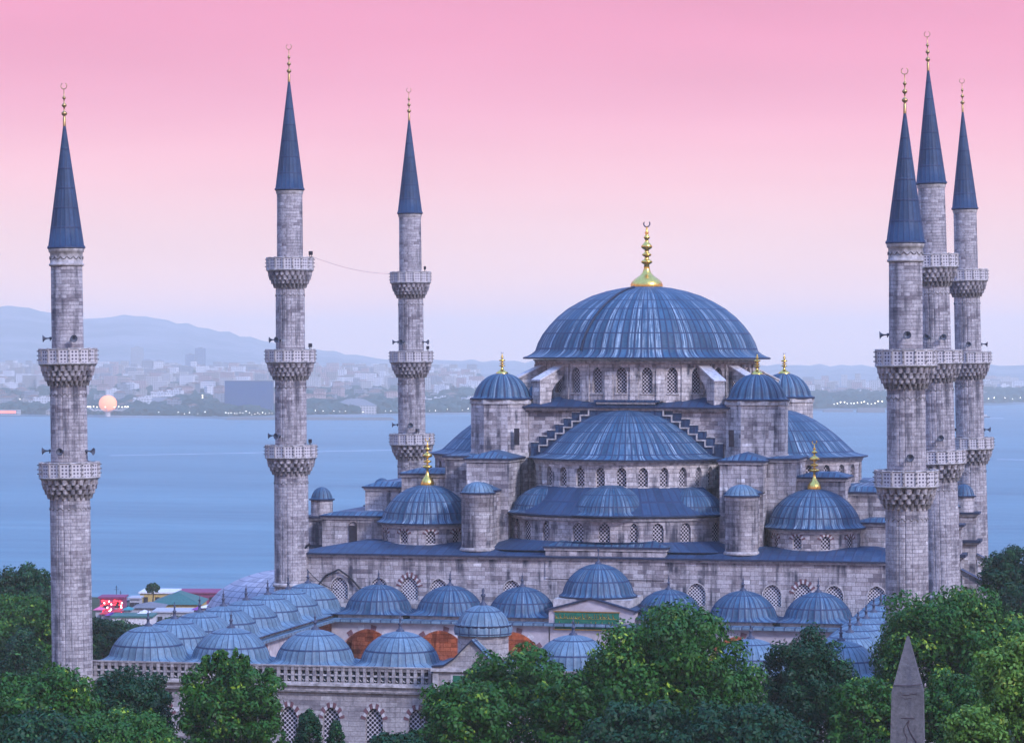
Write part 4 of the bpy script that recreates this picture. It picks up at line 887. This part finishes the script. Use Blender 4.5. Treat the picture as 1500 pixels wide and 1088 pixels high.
TREES = [
 ('big round bright-green plane tree standing before the right half of the domed courtyard', 982, 884, 128, 190, dict(aspect=1.12)),
 ('dark dense rounded tree between the big round plane tree and the right cluster of minarets', 1186, 918, 70, 198, dict(mat=L_D, aspect=1.7, lob=0.19, leaf=0.24, dens=1.5)),
 ('tall leafy tree directly behind the obelisk tip hiding the feet of the right minarets', 1392, 860, 108, 205, dict(aspect=1.05, dens=1.1)),
 ('green tree with pointed top covering the lower part of the gatehouse', 756, 938, 72, 196, dict(aspect=1.35)),
 ('lower bushy tree joined to the right side of the gatehouse tree', 845, 972, 62, 188, dict(aspect=1.3)),
 ('wide low tree left below the gatehouse, overlapping its wall foot', 680, 1000, 62, 186, dict(aspect=0.9)),
 ('bright tree with feathery upright shoots reaching the left parapet', 338, 972, 78, 196, dict(aspect=1.05, lob=0.17, dens=1.2, shoots=16)),
 ('dark blue-green bushy tree just right of the far-left minaret foot', 192, 974, 58, 200, dict(mat=L_D, aspect=1.25, leaf=0.24)),
 ('round green tree hiding the base of the far-left minaret', 66, 980, 78, 192, dict(aspect=0.95)),
 ('low spreading tree along the bottom edge below the dark blue-green tree', 180, 1046, 88, 178, dict(aspect=0.7, leaf=0.24)),
 ('low green tree at the bottom left corner of the photo', 45, 1052, 90, 176, dict(mat=L_D, aspect=0.6)),
 ('small dark conifer with several upright tips before the grilled windows', 452, 1046, 30, 190, dict(mat=L_D, spike=True, aspect=2.0, leaf=0.2, name='conifer')),
 ('tiny dark conifer tip left of the other conifer before the grilled windows', 492, 1060, 18, 188, dict(mat=L_D, spike=True, aspect=2.2, leaf=0.18, name='conifer')),
 ('bushy tree filling the gap left of the obelisk', 1268, 990, 52, 192, dict(aspect=1.3)),
 ('low dark tree at the bottom edge below the big round plane tree', 1085, 1040, 95, 178, dict(mat=L_D, aspect=0.6)),
 ('low dark tree at the bottom edge right of the gatehouse tree', 930, 1030, 80, 180, dict(mat=L_D, aspect=0.8)),
 ('bottom-edge tree between the conifers and the gatehouse tree', 590, 1078, 50, 184, dict(mat=L_D, aspect=0.6)),
 ('dark tree right of the obelisk shaft, below the tall leafy tree', 1400, 985, 62, 190, dict(aspect=1.1)),
 ('yellow-green near tree with pale shoots at the right photo edge', 1492, 925, 62, 135, dict(mat=L_Y, aspect=1.5, leaf=0.22, lob=0.22, dens=1.2)),
 ('yellow-green near bush in the bottom right corner', 1430, 1035, 45, 133, dict(mat=L_Y, aspect=1.0, leaf=0.2)),
 ('dark green tree behind at the right edge, top reaching above the sea line', 1486, 792, 46, 300, dict(mat=L_D, aspect=1.5, leaf=0.32)),
 ('dark tree behind the tall leafy tree at the right edge', 1500, 850, 50, 290, dict(mat=L_D, aspect=1.4, leaf=0.32)),
 ('dark rounded tree at the left edge standing highest against the water', 34, 830, 48, 330, dict(mat=L_D, aspect=1.1, leaf=0.34)),
 ('bright mid-green tree at the left edge below the dark rounded one', 20, 872, 62, 310, dict(aspect=1.1, leaf=0.34)),
 ('olive-green tree touching the left side of the far-left minaret', 62, 876, 34, 300, dict(aspect=1.6, leaf=0.32)),
 ('dark spruce with drooping layers at the left edge below the olive tree', 34, 930, 44, 290, dict(mat=L_D, spike=True, aspect=1.5, leaf=0.32, name='spruce')),
 ('dark tree behind the far-left minaret, seen just right of its shaft', 150, 905, 32, 330, dict(mat=L_D, aspect=1.4, leaf=0.34)),
 ('dark brownish tree left of the first small dome', 185, 915, 34, 350, dict(mat=L_D, aspect=1.1, leaf=0.36)),
 ('low dark tree below the white long building, its crown behind the first small domes', 222, 918, 40, 420, dict(mat=L_D, aspect=0.7, leaf=0.4, ground=-22)),
 ('dark green tree below the small stalls beside the far-left minaret', 165, 914, 36, 520, dict(mat=L_D, aspect=0.55, leaf=0.45, ground=-22)),
 ('dark tree between the far-left minaret and the white long building', 152, 912, 30, 450, dict(mat=L_D, aspect=0.8, leaf=0.42, ground=-22)),
 ('low dark tree at the foot of the grey shed behind the small domes', 268, 910, 36, 480, dict(mat=L_D, aspect=0.5, leaf=0.45, ground=-22)),
]
for lab, px, yt, hw, d, kw in TREES: tree(lab, px, yt, hw, d, **kw)

# ------------------------------------------------------------------ ground, sea, far shore
SEA = -32.0
GR = MT('mown grass and paving', 0.95, 0.1); GR.col(GR.mix(GR.ramp(GR.noise(GR.obj(), 0.08, 5), [(0.4, 0.0), (0.6, 1.0)]), (0.015, 0.035, 0.012, 1), (0.04, 0.05, 0.03, 1)))
def hgt(x, y):
    t = max(0.0, min(1.0, (y-70)/430)); return -31*t**0.75-(8*min(1, (y-500)/40) if y > 500 else 0)
mb = MB(); xs = np.linspace(-2600, 2600, 60); ys = [-900, -500, -300, -150, -60, 0, 60, 90, 120, 160, 200, 250, 300, 350, 400, 450, 500, 540]
mb.grid([[(x, y, hgt(x, y)) for x in xs] for y in ys], GR.m); tag(mb.build('ground'), kind='structure')
PV = plain('courtyard marble', (0.36, 0.34, 0.34), 0.7, 0.3, 0, 0.25, 0.8); mb = MB(); mb.box(-25, 25.2, -49.5, -9.4, 0.02, 0.12, PV); tag(mb.build('courtyard_pavement'), kind='structure')
W = MT('sea water', 0.5, 0.16); ob_ = W.obj()
wn = W.noise(W.maps(ob_, (0.012, 0.06, 1), (0, 0, -0.2)), 1.0, 6, 0.7); wb = W.noise(W.maps(ob_, (0.0010, 0.005, 1), (0, 0, -0.2)), 1.0, 3, 0.5)
W.col(W.mix(W.ramp(W.math('ADD', W.math('MULTIPLY', wn, 0.5), W.math('MULTIPLY', wb, 0.5)), [(0.36, 0.0), (0.64, 1.0)]), (0.022, 0.105, 0.150, 1), (0.075, 0.205, 0.255, 1)))
W.bump(W.math('ADD', wn, W.math('MULTIPLY', W.noise(W.maps(ob_, (0.15, 0.5, 1)), 1.0, 4, 0.6), 0.4)), 0.5, 2.5)
mb = MB(); mb.face([(-9300, 300, SEA), (9300, 300, SEA), (9300, 12700, SEA), (-9300, 12700, SEA)], W.m); tag(mb.build('sea'), kind='structure')
def ray_at(px, d, z):
    q = at(px, 528, d); return (q.x, q.y, z)
def itp(x, T):
    for (a, b), (c, d) in zip(T, T[1:]):
        if x <= c: t = max(0, (x-a)/(c-a)); return b+(d-b)*t
    return T[-1][1]
SHORE = [(-200, 3640), (150, 3500), (330, 3420), (480, 3560), (640, 3700), (1180, 4050), (1300, 4150), (1500, 4750), (1750, 4900)]
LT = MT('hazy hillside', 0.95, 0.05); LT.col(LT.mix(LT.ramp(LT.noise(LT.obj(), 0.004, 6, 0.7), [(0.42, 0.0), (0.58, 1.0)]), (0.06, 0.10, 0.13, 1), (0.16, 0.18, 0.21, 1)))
def land(px, f):
    """z of the far shore; f = metres inland"""
    rise = itp(px, [(-200, 40), (400, 36), (700, 32), (1180, 14), (1300, 16), (1500, 16), (1750, 16)])
    if f < 60: return SEA+2.2*min(1, f/12)
    return SEA+2.2+rise*(min(1.0, (f-60)/2400))**0.85
mb = MB(); fs = [-20, 0, 14, 60, 200, 400, 700, 1100, 1600, 2100, 2600, 3200, 4200]
pxs = np.linspace(-900, 2600, 160); rows = []
for f in fs:
    row = []
    for px in pxs:
        d0 = itp(px, SHORE)+14*math.sin(px*0.05)+8*math.sin(px*0.13); row.append(ray_at(px, d0+f, land(px, f) if f > 0 else SEA-1.5))
    rows.append(row)
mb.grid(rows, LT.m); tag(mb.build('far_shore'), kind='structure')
HILL = [(-300, 440), (0, 449), (45, 452), (80, 462), (110, 470), (160, 465), (195, 462), (235, 468), (300, 481), (360, 493), (400, 503), (500, 517), (560, 526), (700, 528), (1100, 533), (1300, 534), (1800, 532)]
mb = MB(); rows = []; HD = 9000
for f, k in ((-2600, 0.0), (-1900, 0.25), (-1200, 0.55), (-600, 0.8), (0, 1.0), (500, 0.9), (1200, 0.6)):
    row = []
    for px in np.linspace(-1100, 2900, 260):
        zt = CAM.z+(528-itp(px, HILL))/F_PX*HD+3*math.sin(px*0.21)+2*math.sin(px*0.53+f*0.01); row.append(ray_at(px, HD+f, (SEA-3)*(1-k)+zt*k))
    rows.append(row)
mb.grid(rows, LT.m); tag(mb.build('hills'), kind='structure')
# breakwater and wakes
RK = plain('breakwater rock', (0.12, 0.115, 0.12), 0.9)
def strip_pts(pxa, pxb, d_, n): return [at(px, 528, d_) for px in np.linspace(pxa, pxb, n)]
def mole(pa, pb, d_, h, label):
    mb = MB(); P_ = strip_pts(pa, pb, d_, 40); g = random.Random(int(pa))
    rows = [[(p.x+o_*FW.x, p.y+o_*FW.y, SEA+z_*(1 if 0 < i < 39 else 0.1)+(g.uniform(-.4, .4) if z_ > 0 else 0)) for i, p in enumerate(P_)] for o_, z_ in ((-9, -1), (-3, h), (3, h), (9, -1))]
    mb.grid(rows, RK, smooth=False); tag(mb.build('breakwater'), label, 'breakwater')
mole(330, 580, 3380, 3.2, 'long low stone breakwater off the far shore left of the domes'); mole(1255, 1296, 3950, 6, 'short rocky breakwater between the domes and the right minarets'); mole(1205, 1250, 3990, 2.5, 'very low sliver of breakwater beside the short rocky one')
FOAM = plain('foam', (0.5, 0.55, 0.62), 0.8)
def wake(pa, ya, pb, yb, wd, label):
    A = at(pa, ya, 1.0)-CAM; B = at(pb, yb, 1.0)-CAM; A = CAM+A*((SEA+0.15-CAM.z)/A.z); B = CAM+B*((SEA+0.15-CAM.z)/B.z)
    mb = MB(); n = Vector((0, 1, 0)); K = 24; g = random.Random(1)
    rows = [[(A.lerp(B, i/K)+Vector((0, s_*wd*(0.3+g.random()*0.7), 0))) for i in range(K+1)] for s_ in (-1, 1)]
    mb.grid(rows, FOAM); tag(mb.build('wake'), label, kind='stuff')
wake(160, 667, 575, 659, 9, 'long thin pale wake line across the water'); wake(1444, 612, 1470, 612.5, 16, 'short white wake behind small boat'); wake(1040+420, 672.5, 1500, 673.2, 7, 'thin pale wake line right of the minarets')
# small boat
q = at(1439, 612, 1.0)-CAM; q = CAM+q*((SEA-CAM.z)/q.z); bt = empty('motorboat', q, 'small dark motorboat trailing a white wake near the right edge', 'boat')
mb = MB(); hw_ = [(-9, 0), (-7, -2.2), (7, -2.6), (9, -2.2), (9, 2.2), (7, 2.6), (-7, 2.2)]; mb.prism(hw_, -0.3, 2.0, HORN); mb.build('hull', bt); mb = MB(); mb.box(-2, 5, -1.6, 1.6, 2.0, 4.2, WHT); mb.build('cabin', bt)

# ------------------------------------------------------------------ far city
def housemat(name, c, win=0.5):
    m = MT(name, 0.85, 0.2); uv = m.uv()
    br = m.n('TexBrick', {'Vector': uv, 'Color1': (0, 0, 0, 1), 'Color2': (0.25, 0.25, 0.25, 1), 'Mortar': (1, 1, 1, 1), 'Scale': 1.0, 'Mortar Size': 0.8, 'Mortar Smooth': 0.05, 'Brick Width': 3.4, 'Row Height': 3.0})
    br.offset = 0.0
    m.col(m.mix(1.0, m.ramp(br.outputs[0], [(0.3, 0.18), (0.7, 1.0)]), c+(1,), 'MULTIPLY')); return m.m
HM = [housemat('cream render', (0.42, 0.40, 0.40)), housemat('white render', (0.58, 0.58, 0.60)), housemat('pink render', (0.36, 0.26, 0.26)), housemat('grey render', (0.20, 0.22, 0.26)), housemat('tan render', (0.28, 0.26, 0.25))]
RT_ = plain('clay tiles', (0.15, 0.075, 0.06), 0.9); RF = plain('flat bitumen roof', (0.16, 0.16, 0.18), 0.9); GLZ = housemat('dark glass tower', (0.10, 0.16, 0.26))
def house(w_, d_, h, wm, roof, g):
    mb = MB(); mb.box(-w_/2, w_/2, -d_/2, d_/2, -6, h, wm, RF)
    if roof: hip(mb, -w_/2, w_/2, -d_/2, d_/2, h+0.01, min(w_, d_)*0.22, RT_, None, 0.6)
    else: mb.box(-w_/2+0.3, -w_/2+0.6, -d_/2, d_/2, h, h+1, wm); mb.box(-w_*0.15, w_*0.2, -1.5, 1.5, h, h+2.4, wm)
    return mb
g = random.Random(11); protos = []
for i in range(14): protos.append((g.uniform(9, 20), g.uniform(9, 14), g.choice([6, 9, 9, 12, 15, 18]), HM[g.randrange(5)], g.random() < 0.6))
meshes = []; cnt = [0]
def place_z(px, f):
    d0 = itp(px, SHORE); return ray_at(px, d0+f, land(px, f))
KIND_L = {True: 'red-roofed house', False: 'flat-roofed apartment block'}
first = {}
def far_house(pi, px, f):
    w_, d_, h, wm, rf = protos[pi]
    if pi not in first: o = house(w_, d_, h, wm, rf, g).build('far_house' if rf else 'far_apartment_block'); first[pi] = o
    else: o = first[pi].copy(); sc.collection.objects.link(o)
    o.location = place_z(px, f); o.rotation_euler = (0, 0, g.uniform(-0.5, 0.5)-YAW)
    nm = 'tiled' if rf else 'flat-topped'
    tag(o, 'small hazy %s house among many on the slope across the water' % nm if rf else 'small hazy %s block among many on the slope across the water' % nm, 'house' if rf else 'apartment block', 'hazy houses across the water' if rf else 'hazy apartment blocks across the water')
cands = []
for i in range(560):
    px = g.uniform(-10, 690) if g.random() < 0.86 else g.uniform(1185, 1500)
    f = 110+2300*g.random()**1.25
    if px > 700 and f < 350 or (322 < px < 405 and f < 350): continue
    cands.append((f, px))
cands.sort()
for f, px in cands[:270]: far_house(g.randrange(14), px, f)
mb = MB()      # everything behind those, too many and too small to count
for i in range(1500):
    px = g.uniform(-10, 700) if g.random() < 0.9 else g.uniform(1150, 1500); f = g.uniform(900, 2700) if px < 700 else g.uniform(500, 2400)
    x, y, z = place_z(px, f); a = g.uniform(8, 24); b = g.uniform(9, 15); h = g.choice([6, 9, 12, 15, 18, 24]); m_ = HM[g.randrange(5)]
    mb.box(x-a/2, x+a/2, y-b/2, y+b/2, z-8, z+h, m_, RT_ if g.random() < 0.5 else RF, False)
tag(mb.build('distant_city'), 'dense hazy mass of pale buildings over the far slopes', kind='stuff')
def tower(px, ytop, wpx, d, mat, label, flat=True, name='tower_block', crown=True, zb=None):
    T = at(px, ytop, d); w_ = wpx/F_PX*d; z0 = (land(px, max(61, d-itp(px, SHORE)))-4) if zb is None else zb
    o = empty(name, (T.x, T.y, z0), label, 'building', None); mb = MB(); mb.box(-w_/2, w_/2, -w_*0.3, w_*0.3, 0, T.z-z0, mat, RF); mb.build('wall', o)
    mb = MB()
    if flat: mb.box(-w_*0.2, w_*0.2, -w_*0.15, w_*0.15, T.z-z0, T.z-z0+w_*0.06+1, RF)
    else: hip(mb, -w_/2, w_/2, -w_*0.3, w_*0.3, T.z-z0+0.01, w_*0.16, RF, None, 0.5)
    mb.build('roof', o); o.rotation_euler = (0, 0, -YAW); return o
tower(293.5, 510, 15, 6200, GLZ, 'dark glass high-rise, right and taller one of the hazy pair across the water')
tower(278.5, 519, 13, 6100, GLZ, 'dark high-rise, left and shorter one of the hazy pair across the water')
tower(201, 509, 18, 6900, HM[3], 'faint grey high-rise with broad front left of the hazy pair')
tower(216, 528, 15, 5600, HM[3], 'pale slab block with pitched top, left of two twins below the faint high-rise', False)
tower(233, 529, 15, 5600, HM[1], 'pale slab block with pitched top, right of two twins below the faint high-rise', False)
tower(297, 536, 18, 5500, HM[1], 'white slab block standing directly below the taller glass high-rise')
tower(245, 533, 12, 5500, HM[0], 'cream mid-rise block between the pale twins and the glass pair')
tower(330, 532, 12, 6000, HM[3], 'grey mid-rise right of the glass high-rise pair')
tower(1202, 568, 9, 4750, HM[1], 'pale block, left one above the trees right of the domes', zb=-32); tower(1211, 570, 8, 4720, HM[2], 'pinkish block, right one above the trees right of the domes', zb=-32)
DB = plain('dark blue cladding', (0.006, 0.045, 0.16), 0.7, 0.2, 0, 0.2, 0.02)
T = at(364, 558, 3560); o = empty('grain_silo', (T.x, T.y, SEA+2), 'huge plain dark blue rectangular block standing on the far shore', 'building'); w_ = 70/F_PX*3560
mb = MB(); mb.box(-w_/2, w_/2, 0, 22, -1, T.z-SEA-2, DB)
mb.build('wall', o); mb = MB(); mb.box(-w_/2-0.5, w_/2+0.5, -0.5, 22.5, T.z-SEA-2, T.z-SEA-1.2, RF); mb.build('parapet', o); o.rotation_euler = (0, 0, -YAW)
mb = MB(); mb.box(0, 0.01, 0, 0.01, 0, 0.01, DB)
# pink school-like building and shore hall
tower(234, 588, 40, 3700, HM[2], 'long low pinkish building near the far shore right of the glowing orange balloon', False, 'waterside_building'); tower(520, 594, 62, 3660, HM[0], 'long low pale pavilion on the far shore between the left minarets', False, 'waterside_building')
tower(100, 601, 60, 3560, HM[4], 'low shed along the far shore left of the glowing orange balloon', False, 'waterside_building')
# woods along the shore
WD = plain('shore trees', (0.008, 0.04, 0.045), 0.95, 0.1, 0, 0.5, 0.05)
def ico(sub):
    b_ = bmesh.new(); bmesh.ops.create_icosphere(b_, subdivisions=sub, radius=1); V = [v.co.copy() for v in b_.verts]; Fc = [[v.index for v in f.verts] for f in b_.faces]; b_.free(); return V, Fc
IV, IF = ico(2)
mb = MB()
def clump(px, f, r, zz=None, dd=None):
    x, y, z = place_z(px, f); i0 = len(mb.v); m_ = mb.m(WD)
    for v in IV:
        k = r*(1+g.uniform(-0.28, 0.28)); mb.v.append((x+v.x*k*1.2, y+v.y*k, z+r*0.55+v.z*k*0.85))
    for fc in IF: mb.f.append(tuple(i0+i for i in fc)); mb.mi.append(m_); mb.sm.append(False); mb.uv += [(0, 0)]*3
for i in range(700):
    px = g.uniform(-10, 700); f = 40+120*g.random(); clump(px, f, g.uniform(4, 8.5))
for i in range(900):
    px = g.uniform(-10, 700); clump(px, g.uniform(150, 2300), g.uniform(4, 10))
for i in range(260): clump(g.uniform(700, 1170), g.uniform(40, 500), g.uniform(5, 10))
for i in range(300): clump(g.choice((g.uniform(-500, -10), g.uniform(1520, 2300))), g.uniform(40, 500), g.uniform(5, 10))
for i in range(60): clump(g.gauss(258, 9), g.uniform(110, 330), g.uniform(6, 11)); 
for i in range(150): clump(g.uniform(440, 590), g.uniform(60, 200), g.uniform(7, 11))
for i in range(120): clump(g.uniform(620, 700), g.uniform(60, 300), g.uniform(7, 11))
for i in range(240): clump(g.uniform(1170, 1320), g.uniform(60, 700), g.uniform(6, 12))
for i in range(140): clump(g.uniform(1450, 1520), g.uniform(60, 500), g.uniform(7, 13))
for i in range(40): clump(g.uniform(1430, 1460), g.uniform(100, 500), g.uniform(4, 7))
tag(mb.build('shore_woods'), 'hazy belts of dark trees along the far shore', kind='stuff')
# lamps on the far shore
LW = emit('lamp glow', (1.0, 0.90, 0.75), 6.0); lampm = None
def lamp(px, f, s=1.0, lbl=None):
    global lampm
    if lampm is None:
        mb = MB(); mb.lathe([(0.01, 7.3), (0.55, 7.5), (0.8, 7.9), (0.55, 8.4), (0.01, 8.6)], 8, LW); mb.lathe([(0.22, 0), (0.15, 7.1)], 6, IRON); lampm = mb.build('shore_lamp'); o = lampm
    else: o = lampm.copy(); sc.collection.objects.link(o)
    o.location = place_z(px, f); o.scale = (s,)*3
    tag(o, lbl or 'tiny glowing white lamp in the row along the far shore', 'street lamp', 'lamps along the far shore')
for px in list(np.arange(331, 400, 4.2))+[233, 262, 270, 278, 290, 300, 462, 474, 489, 498, 507, 532, 565, 572, 630, 638, 655, 677, 686, 692]: lamp(px+g.uniform(-1, 1), g.uniform(5, 26), g.uniform(0.35, 0.75))
for px in list(np.arange(1222, 1296, 5.0))+[1448, 1456, 1472, 1484, 1494]: lamp(px+g.uniform(-1, 1), g.uniform(20, 60), g.uniform(0.7, 1.2))
for i in range(26): lamp(g.uniform(5, 690), g.uniform(300, 1700), g.uniform(0.7, 1.2), 'tiny glowing street lamp among the hazy houses across the water')
# tethered balloon in its ring of lamps
bd = 3505; B0 = at(158, 591, bd); zs_ = SEA+2
bl = empty('tethered_balloon', (B0.x, B0.y, zs_), 'glowing orange balloon resting over a flared lit ring on the far shore', 'balloon')
BO = emit('lit orange envelope', (1.0, 0.34, 0.14), 0.9); mb = MB(); br_ = 10.4; cz = B0.z-zs_
mb.lathe([(br_*math.cos(a), cz+br_*0.92*math.sin(a)) for a in np.linspace(-PI/2+0.5, PI/2-0.001, 16)], 28, BO); mb.build('envelope', bl)
mb = MB()
for k in range(14):
    a = 2*PI*k/14; mb.tube([(2.5*math.cos(a), 2.5*math.sin(a), 4), (9*math.cos(a), 9*math.sin(a), 7.0), (17*math.cos(a), 17*math.sin(a), cz-8.2), (23*math.cos(a), 23*math.sin(a), cz-4.4)], 0.34, WHT, 5)
mb.lathe([(3.2, -1), (2.6, 6), (3.4, 7.2), (2.0, 7.6)], 16, WHT); mb.build('frame', bl)
mb = MB()
for k in range(14):
    a = 2*PI*k/14
    for rr_, zz in ((23, cz-4.0),): x, y = rr_*math.cos(a), rr_*math.sin(a); mb.box(x-0.45, x+0.45, y-0.45, y+0.45, zz, zz+0.8, LW)
mb.build('ring_of_lamps', bl)
# red-lit waterside hall, far left
T = at(6, 604, 3540); o = empty('waterside_building', (T.x, T.y, SEA+2), 'red-lit low building on the far shore at the left edge', 'building')
mb = MB(); mb.box(-16, 16, 0, 12, 0, 6, HM[0], RF); mb.build('wall', o); mb = MB(); REDL = emit('red lamp light', (1.0, 0.16, 0.10), 3.0); mb.box(-14, 14, -0.4, -0.05, 2.6, 4.4, REDL); mb.build('light_strip', o)

# ------------------------------------------------------------------ houses below the mosque, seen left of the domes
def near(px0, px1, yt, yb, d, mat, label, roof=None, rh=0.0, depth=9, name='house', wins=True, cat='house'):
    """house whose front spans px0..px1 and whose eaves stand at photo row yt"""
    A = at(px0, yt, d); B = at(px1, yt, d); zb = at(px0, yb, d).z-6; w_ = (B-A).length; c = (A+B)/2
    o = empty(name, (c.x, c.y, zb), label, cat); o.rotation_euler = (0, 0, -YAW); h = A.z-zb
    mb = MB(); mb.box(-w_/2, w_/2, 0, depth, 0, h, mat, RF); mb.build('wall', o)
    if wins:
        n = max(2, int(w_/2.2)); 
        for k in range(n):
            x = -w_/2+(k+0.5)*w_/n; mb = MB(); mb.box(x-0.45, x+0.45, -0.06, -0.003, h-1.9, h-0.7, DARKIN); mb.box(x-0.55, x+0.55, -0.1, -0.063, h-2.02, h-1.9, WHT); mb.build('window', o)
    mb = MB()
    if roof:
        if rh > 0: hip(mb, -w_/2, w_/2, 0, depth, h+0.01, rh, roof, None, 0.5)
        else: mb.box(-w_/2-0.3, w_/2+0.3, -0.3, depth+0.3, h+0.002, h+0.3, roof)
        mb.build('roof', o)
    return o
YEL = plain('ochre render', (0.50, 0.36, 0.12), 0.9); PUR = plain('purple-red render', (0.22, 0.045, 0.12), 0.9); GRF = plain('green roof sheet', (0.03, 0.12, 0.11), 0.7); GRY = plain('grey render', (0.38, 0.38, 0.42), 0.9); WHR = plain('white render wall', (0.62, 0.60, 0.62), 0.9)
near(252, 318, 869, 890, 640, PUR, 'long dark purple house furthest back above the small domes', PUR, 0, 10)
near(205, 256, 869, 884, 630, YEL, 'ochre yellow house with flat pale roof beside the purple one', WHR, 0, 10)
near(222, 292, 885, 896, 600, YEL, 'ochre house with broad green hipped roof before the purple one', GRF, 2.1, 14)
near(196, 236, 890, 899, 585, GRY, 'grey low house with slate-coloured roof left of the green hipped roof', RF, 0.8, 8)
near(190, 204, 877, 898, 600, GRY, 'narrow grey tower-like house right of the red neon front', GRY, 0, 5)
near(177, 190, 881, 898, 605, WHR, 'small white house squeezed beside the red neon front', RF, 0, 5)
near(164, 222, 904, 915, 560, WHR, 'long white low building with flat green roof behind the dark trees', GRF, 0, 7, wins=False)
near(225, 300, 897, 905, 575, GRY, 'low grey shed with pale roof edge just above the left domes', GRY, 0, 8)
o = near(146, 180, 876, 902, 590, PUR, 'dark red house front lit by red neon near the far-left minaret', PUR, 0, 6)
CLR = [plain('stall canvas '+n_, c_, 0.8) for n_, c_ in (('red', (0.5, 0.03, 0.05)), ('pink', (0.6, 0.12, 0.25)), ('purple', (0.2, 0.05, 0.25)), ('white', (0.6, 0.58, 0.6)), ('teal', (0.03, 0.2, 0.22)))]
for i_, (a_, b_, y_, yb_, ci, lb) in enumerate((('140', 147, 893, 899, 1, 'small pink stall roof at the far-left minaret shaft below the neon house'), ('149', 156, 899, 906, 0, 'small red stall roof, left one of the row below the neon house'), ('157', 166, 901, 908, 2, 'small purple stall roof in the middle of the row below the neon house'), ('167', 174, 896, 903, 0, 'small red stall roof, right one of the row below the neon house'),
    ('182', 190, 893, 899, 4, 'small teal stall roof beside the white long building'), ('205', 214, 898, 903, 3, 'small white stall roof on the green flat roof edge'), ('284', 294, 893, 899, 2, 'small purple shed at the right foot of the green hipped roof'), ('296', 310, 890, 898, 3, 'small white shed under the long dark purple house'))):
    near(float(a_), b_, y_, yb_, 575-i_*2, GRY, lb, CLR[ci], 0.5, 3, 'market_stall', False, 'stall')
NEON = emit('red neon', (1.0, 0.03, 0.05), 4.0); NEW = emit('white bulbs', (1.0, 0.85, 0.8), 9.0); g = random.Random(5)
mb = MB(); w_ = 30/F_PX*595
for k in range(40):
    x = g.uniform(-w_/2, w_/2-0.3); z = g.uniform(5.6, 9.0); mb.box(x, x+g.uniform(0.2, 0.7), -0.3, -0.12, z, z+0.18, NEON)
mb.build('neon_sign', o); mb = MB()
for k in range(9): x = g.uniform(-w_/2, w_/2); z = g.uniform(6.6, 8.8); mb.box(x, x+0.2, -0.35, -0.31, z, z+0.2, NEW)
mb.build('light_bulbs', o)
for px, yt in ((170.5, 857), (176.5, 865)):
    T = at(px, yt, 600); mb = MB(); mb.tube([(0, 0, 0), (0, 0, 5.0)], 0.06, IRON, 5); mb.tube([(-0.5, 0, 4.2), (0.5, 0, 4.2)], 0.03, IRON, 4); mb.tube([(-0.3, 0, 4.6), (0.3, 0, 4.6)], 0.03, IRON, 4)
    tag(mb.build('aerial', loc=(T.x, T.y, T.z-5)), 'thin roof aerial above the red neon house, %s one of two' % ('left taller' if px < 173 else 'right shorter'), 'aerial')
tree('tiny dark tree on the terrace above the ochre house', 224, 857, 9, 625, mat=L_D, aspect=0.9, leaf=0.35, ground=-15, group=None)
for px, lb in ((206, 'slim brown chimney pipe above the left front dome'),):
    pass

# ------------------------------------------------------------------ air
hz = bpy.data.materials.new('haze'); hz.use_nodes = True; t_ = hz.node_tree; t_.nodes.clear()
pv = t_.nodes.new('ShaderNodeVolumePrincipled'); pv.inputs['Color'].default_value = (0.93, 0.90, 0.76, 1); pv.inputs['Density'].default_value = 1.4e-4; pv.inputs['Anisotropy'].default_value = 0.0
mo = t_.nodes.new('ShaderNodeOutputMaterial'); t_.links.new(pv.outputs[0], mo.inputs['Volume'])
mb = MB(); mb.box(-9500, 9500, -1000, 13000, -45, 212, hz); tag(mb.build('haze'), kind='stuff')
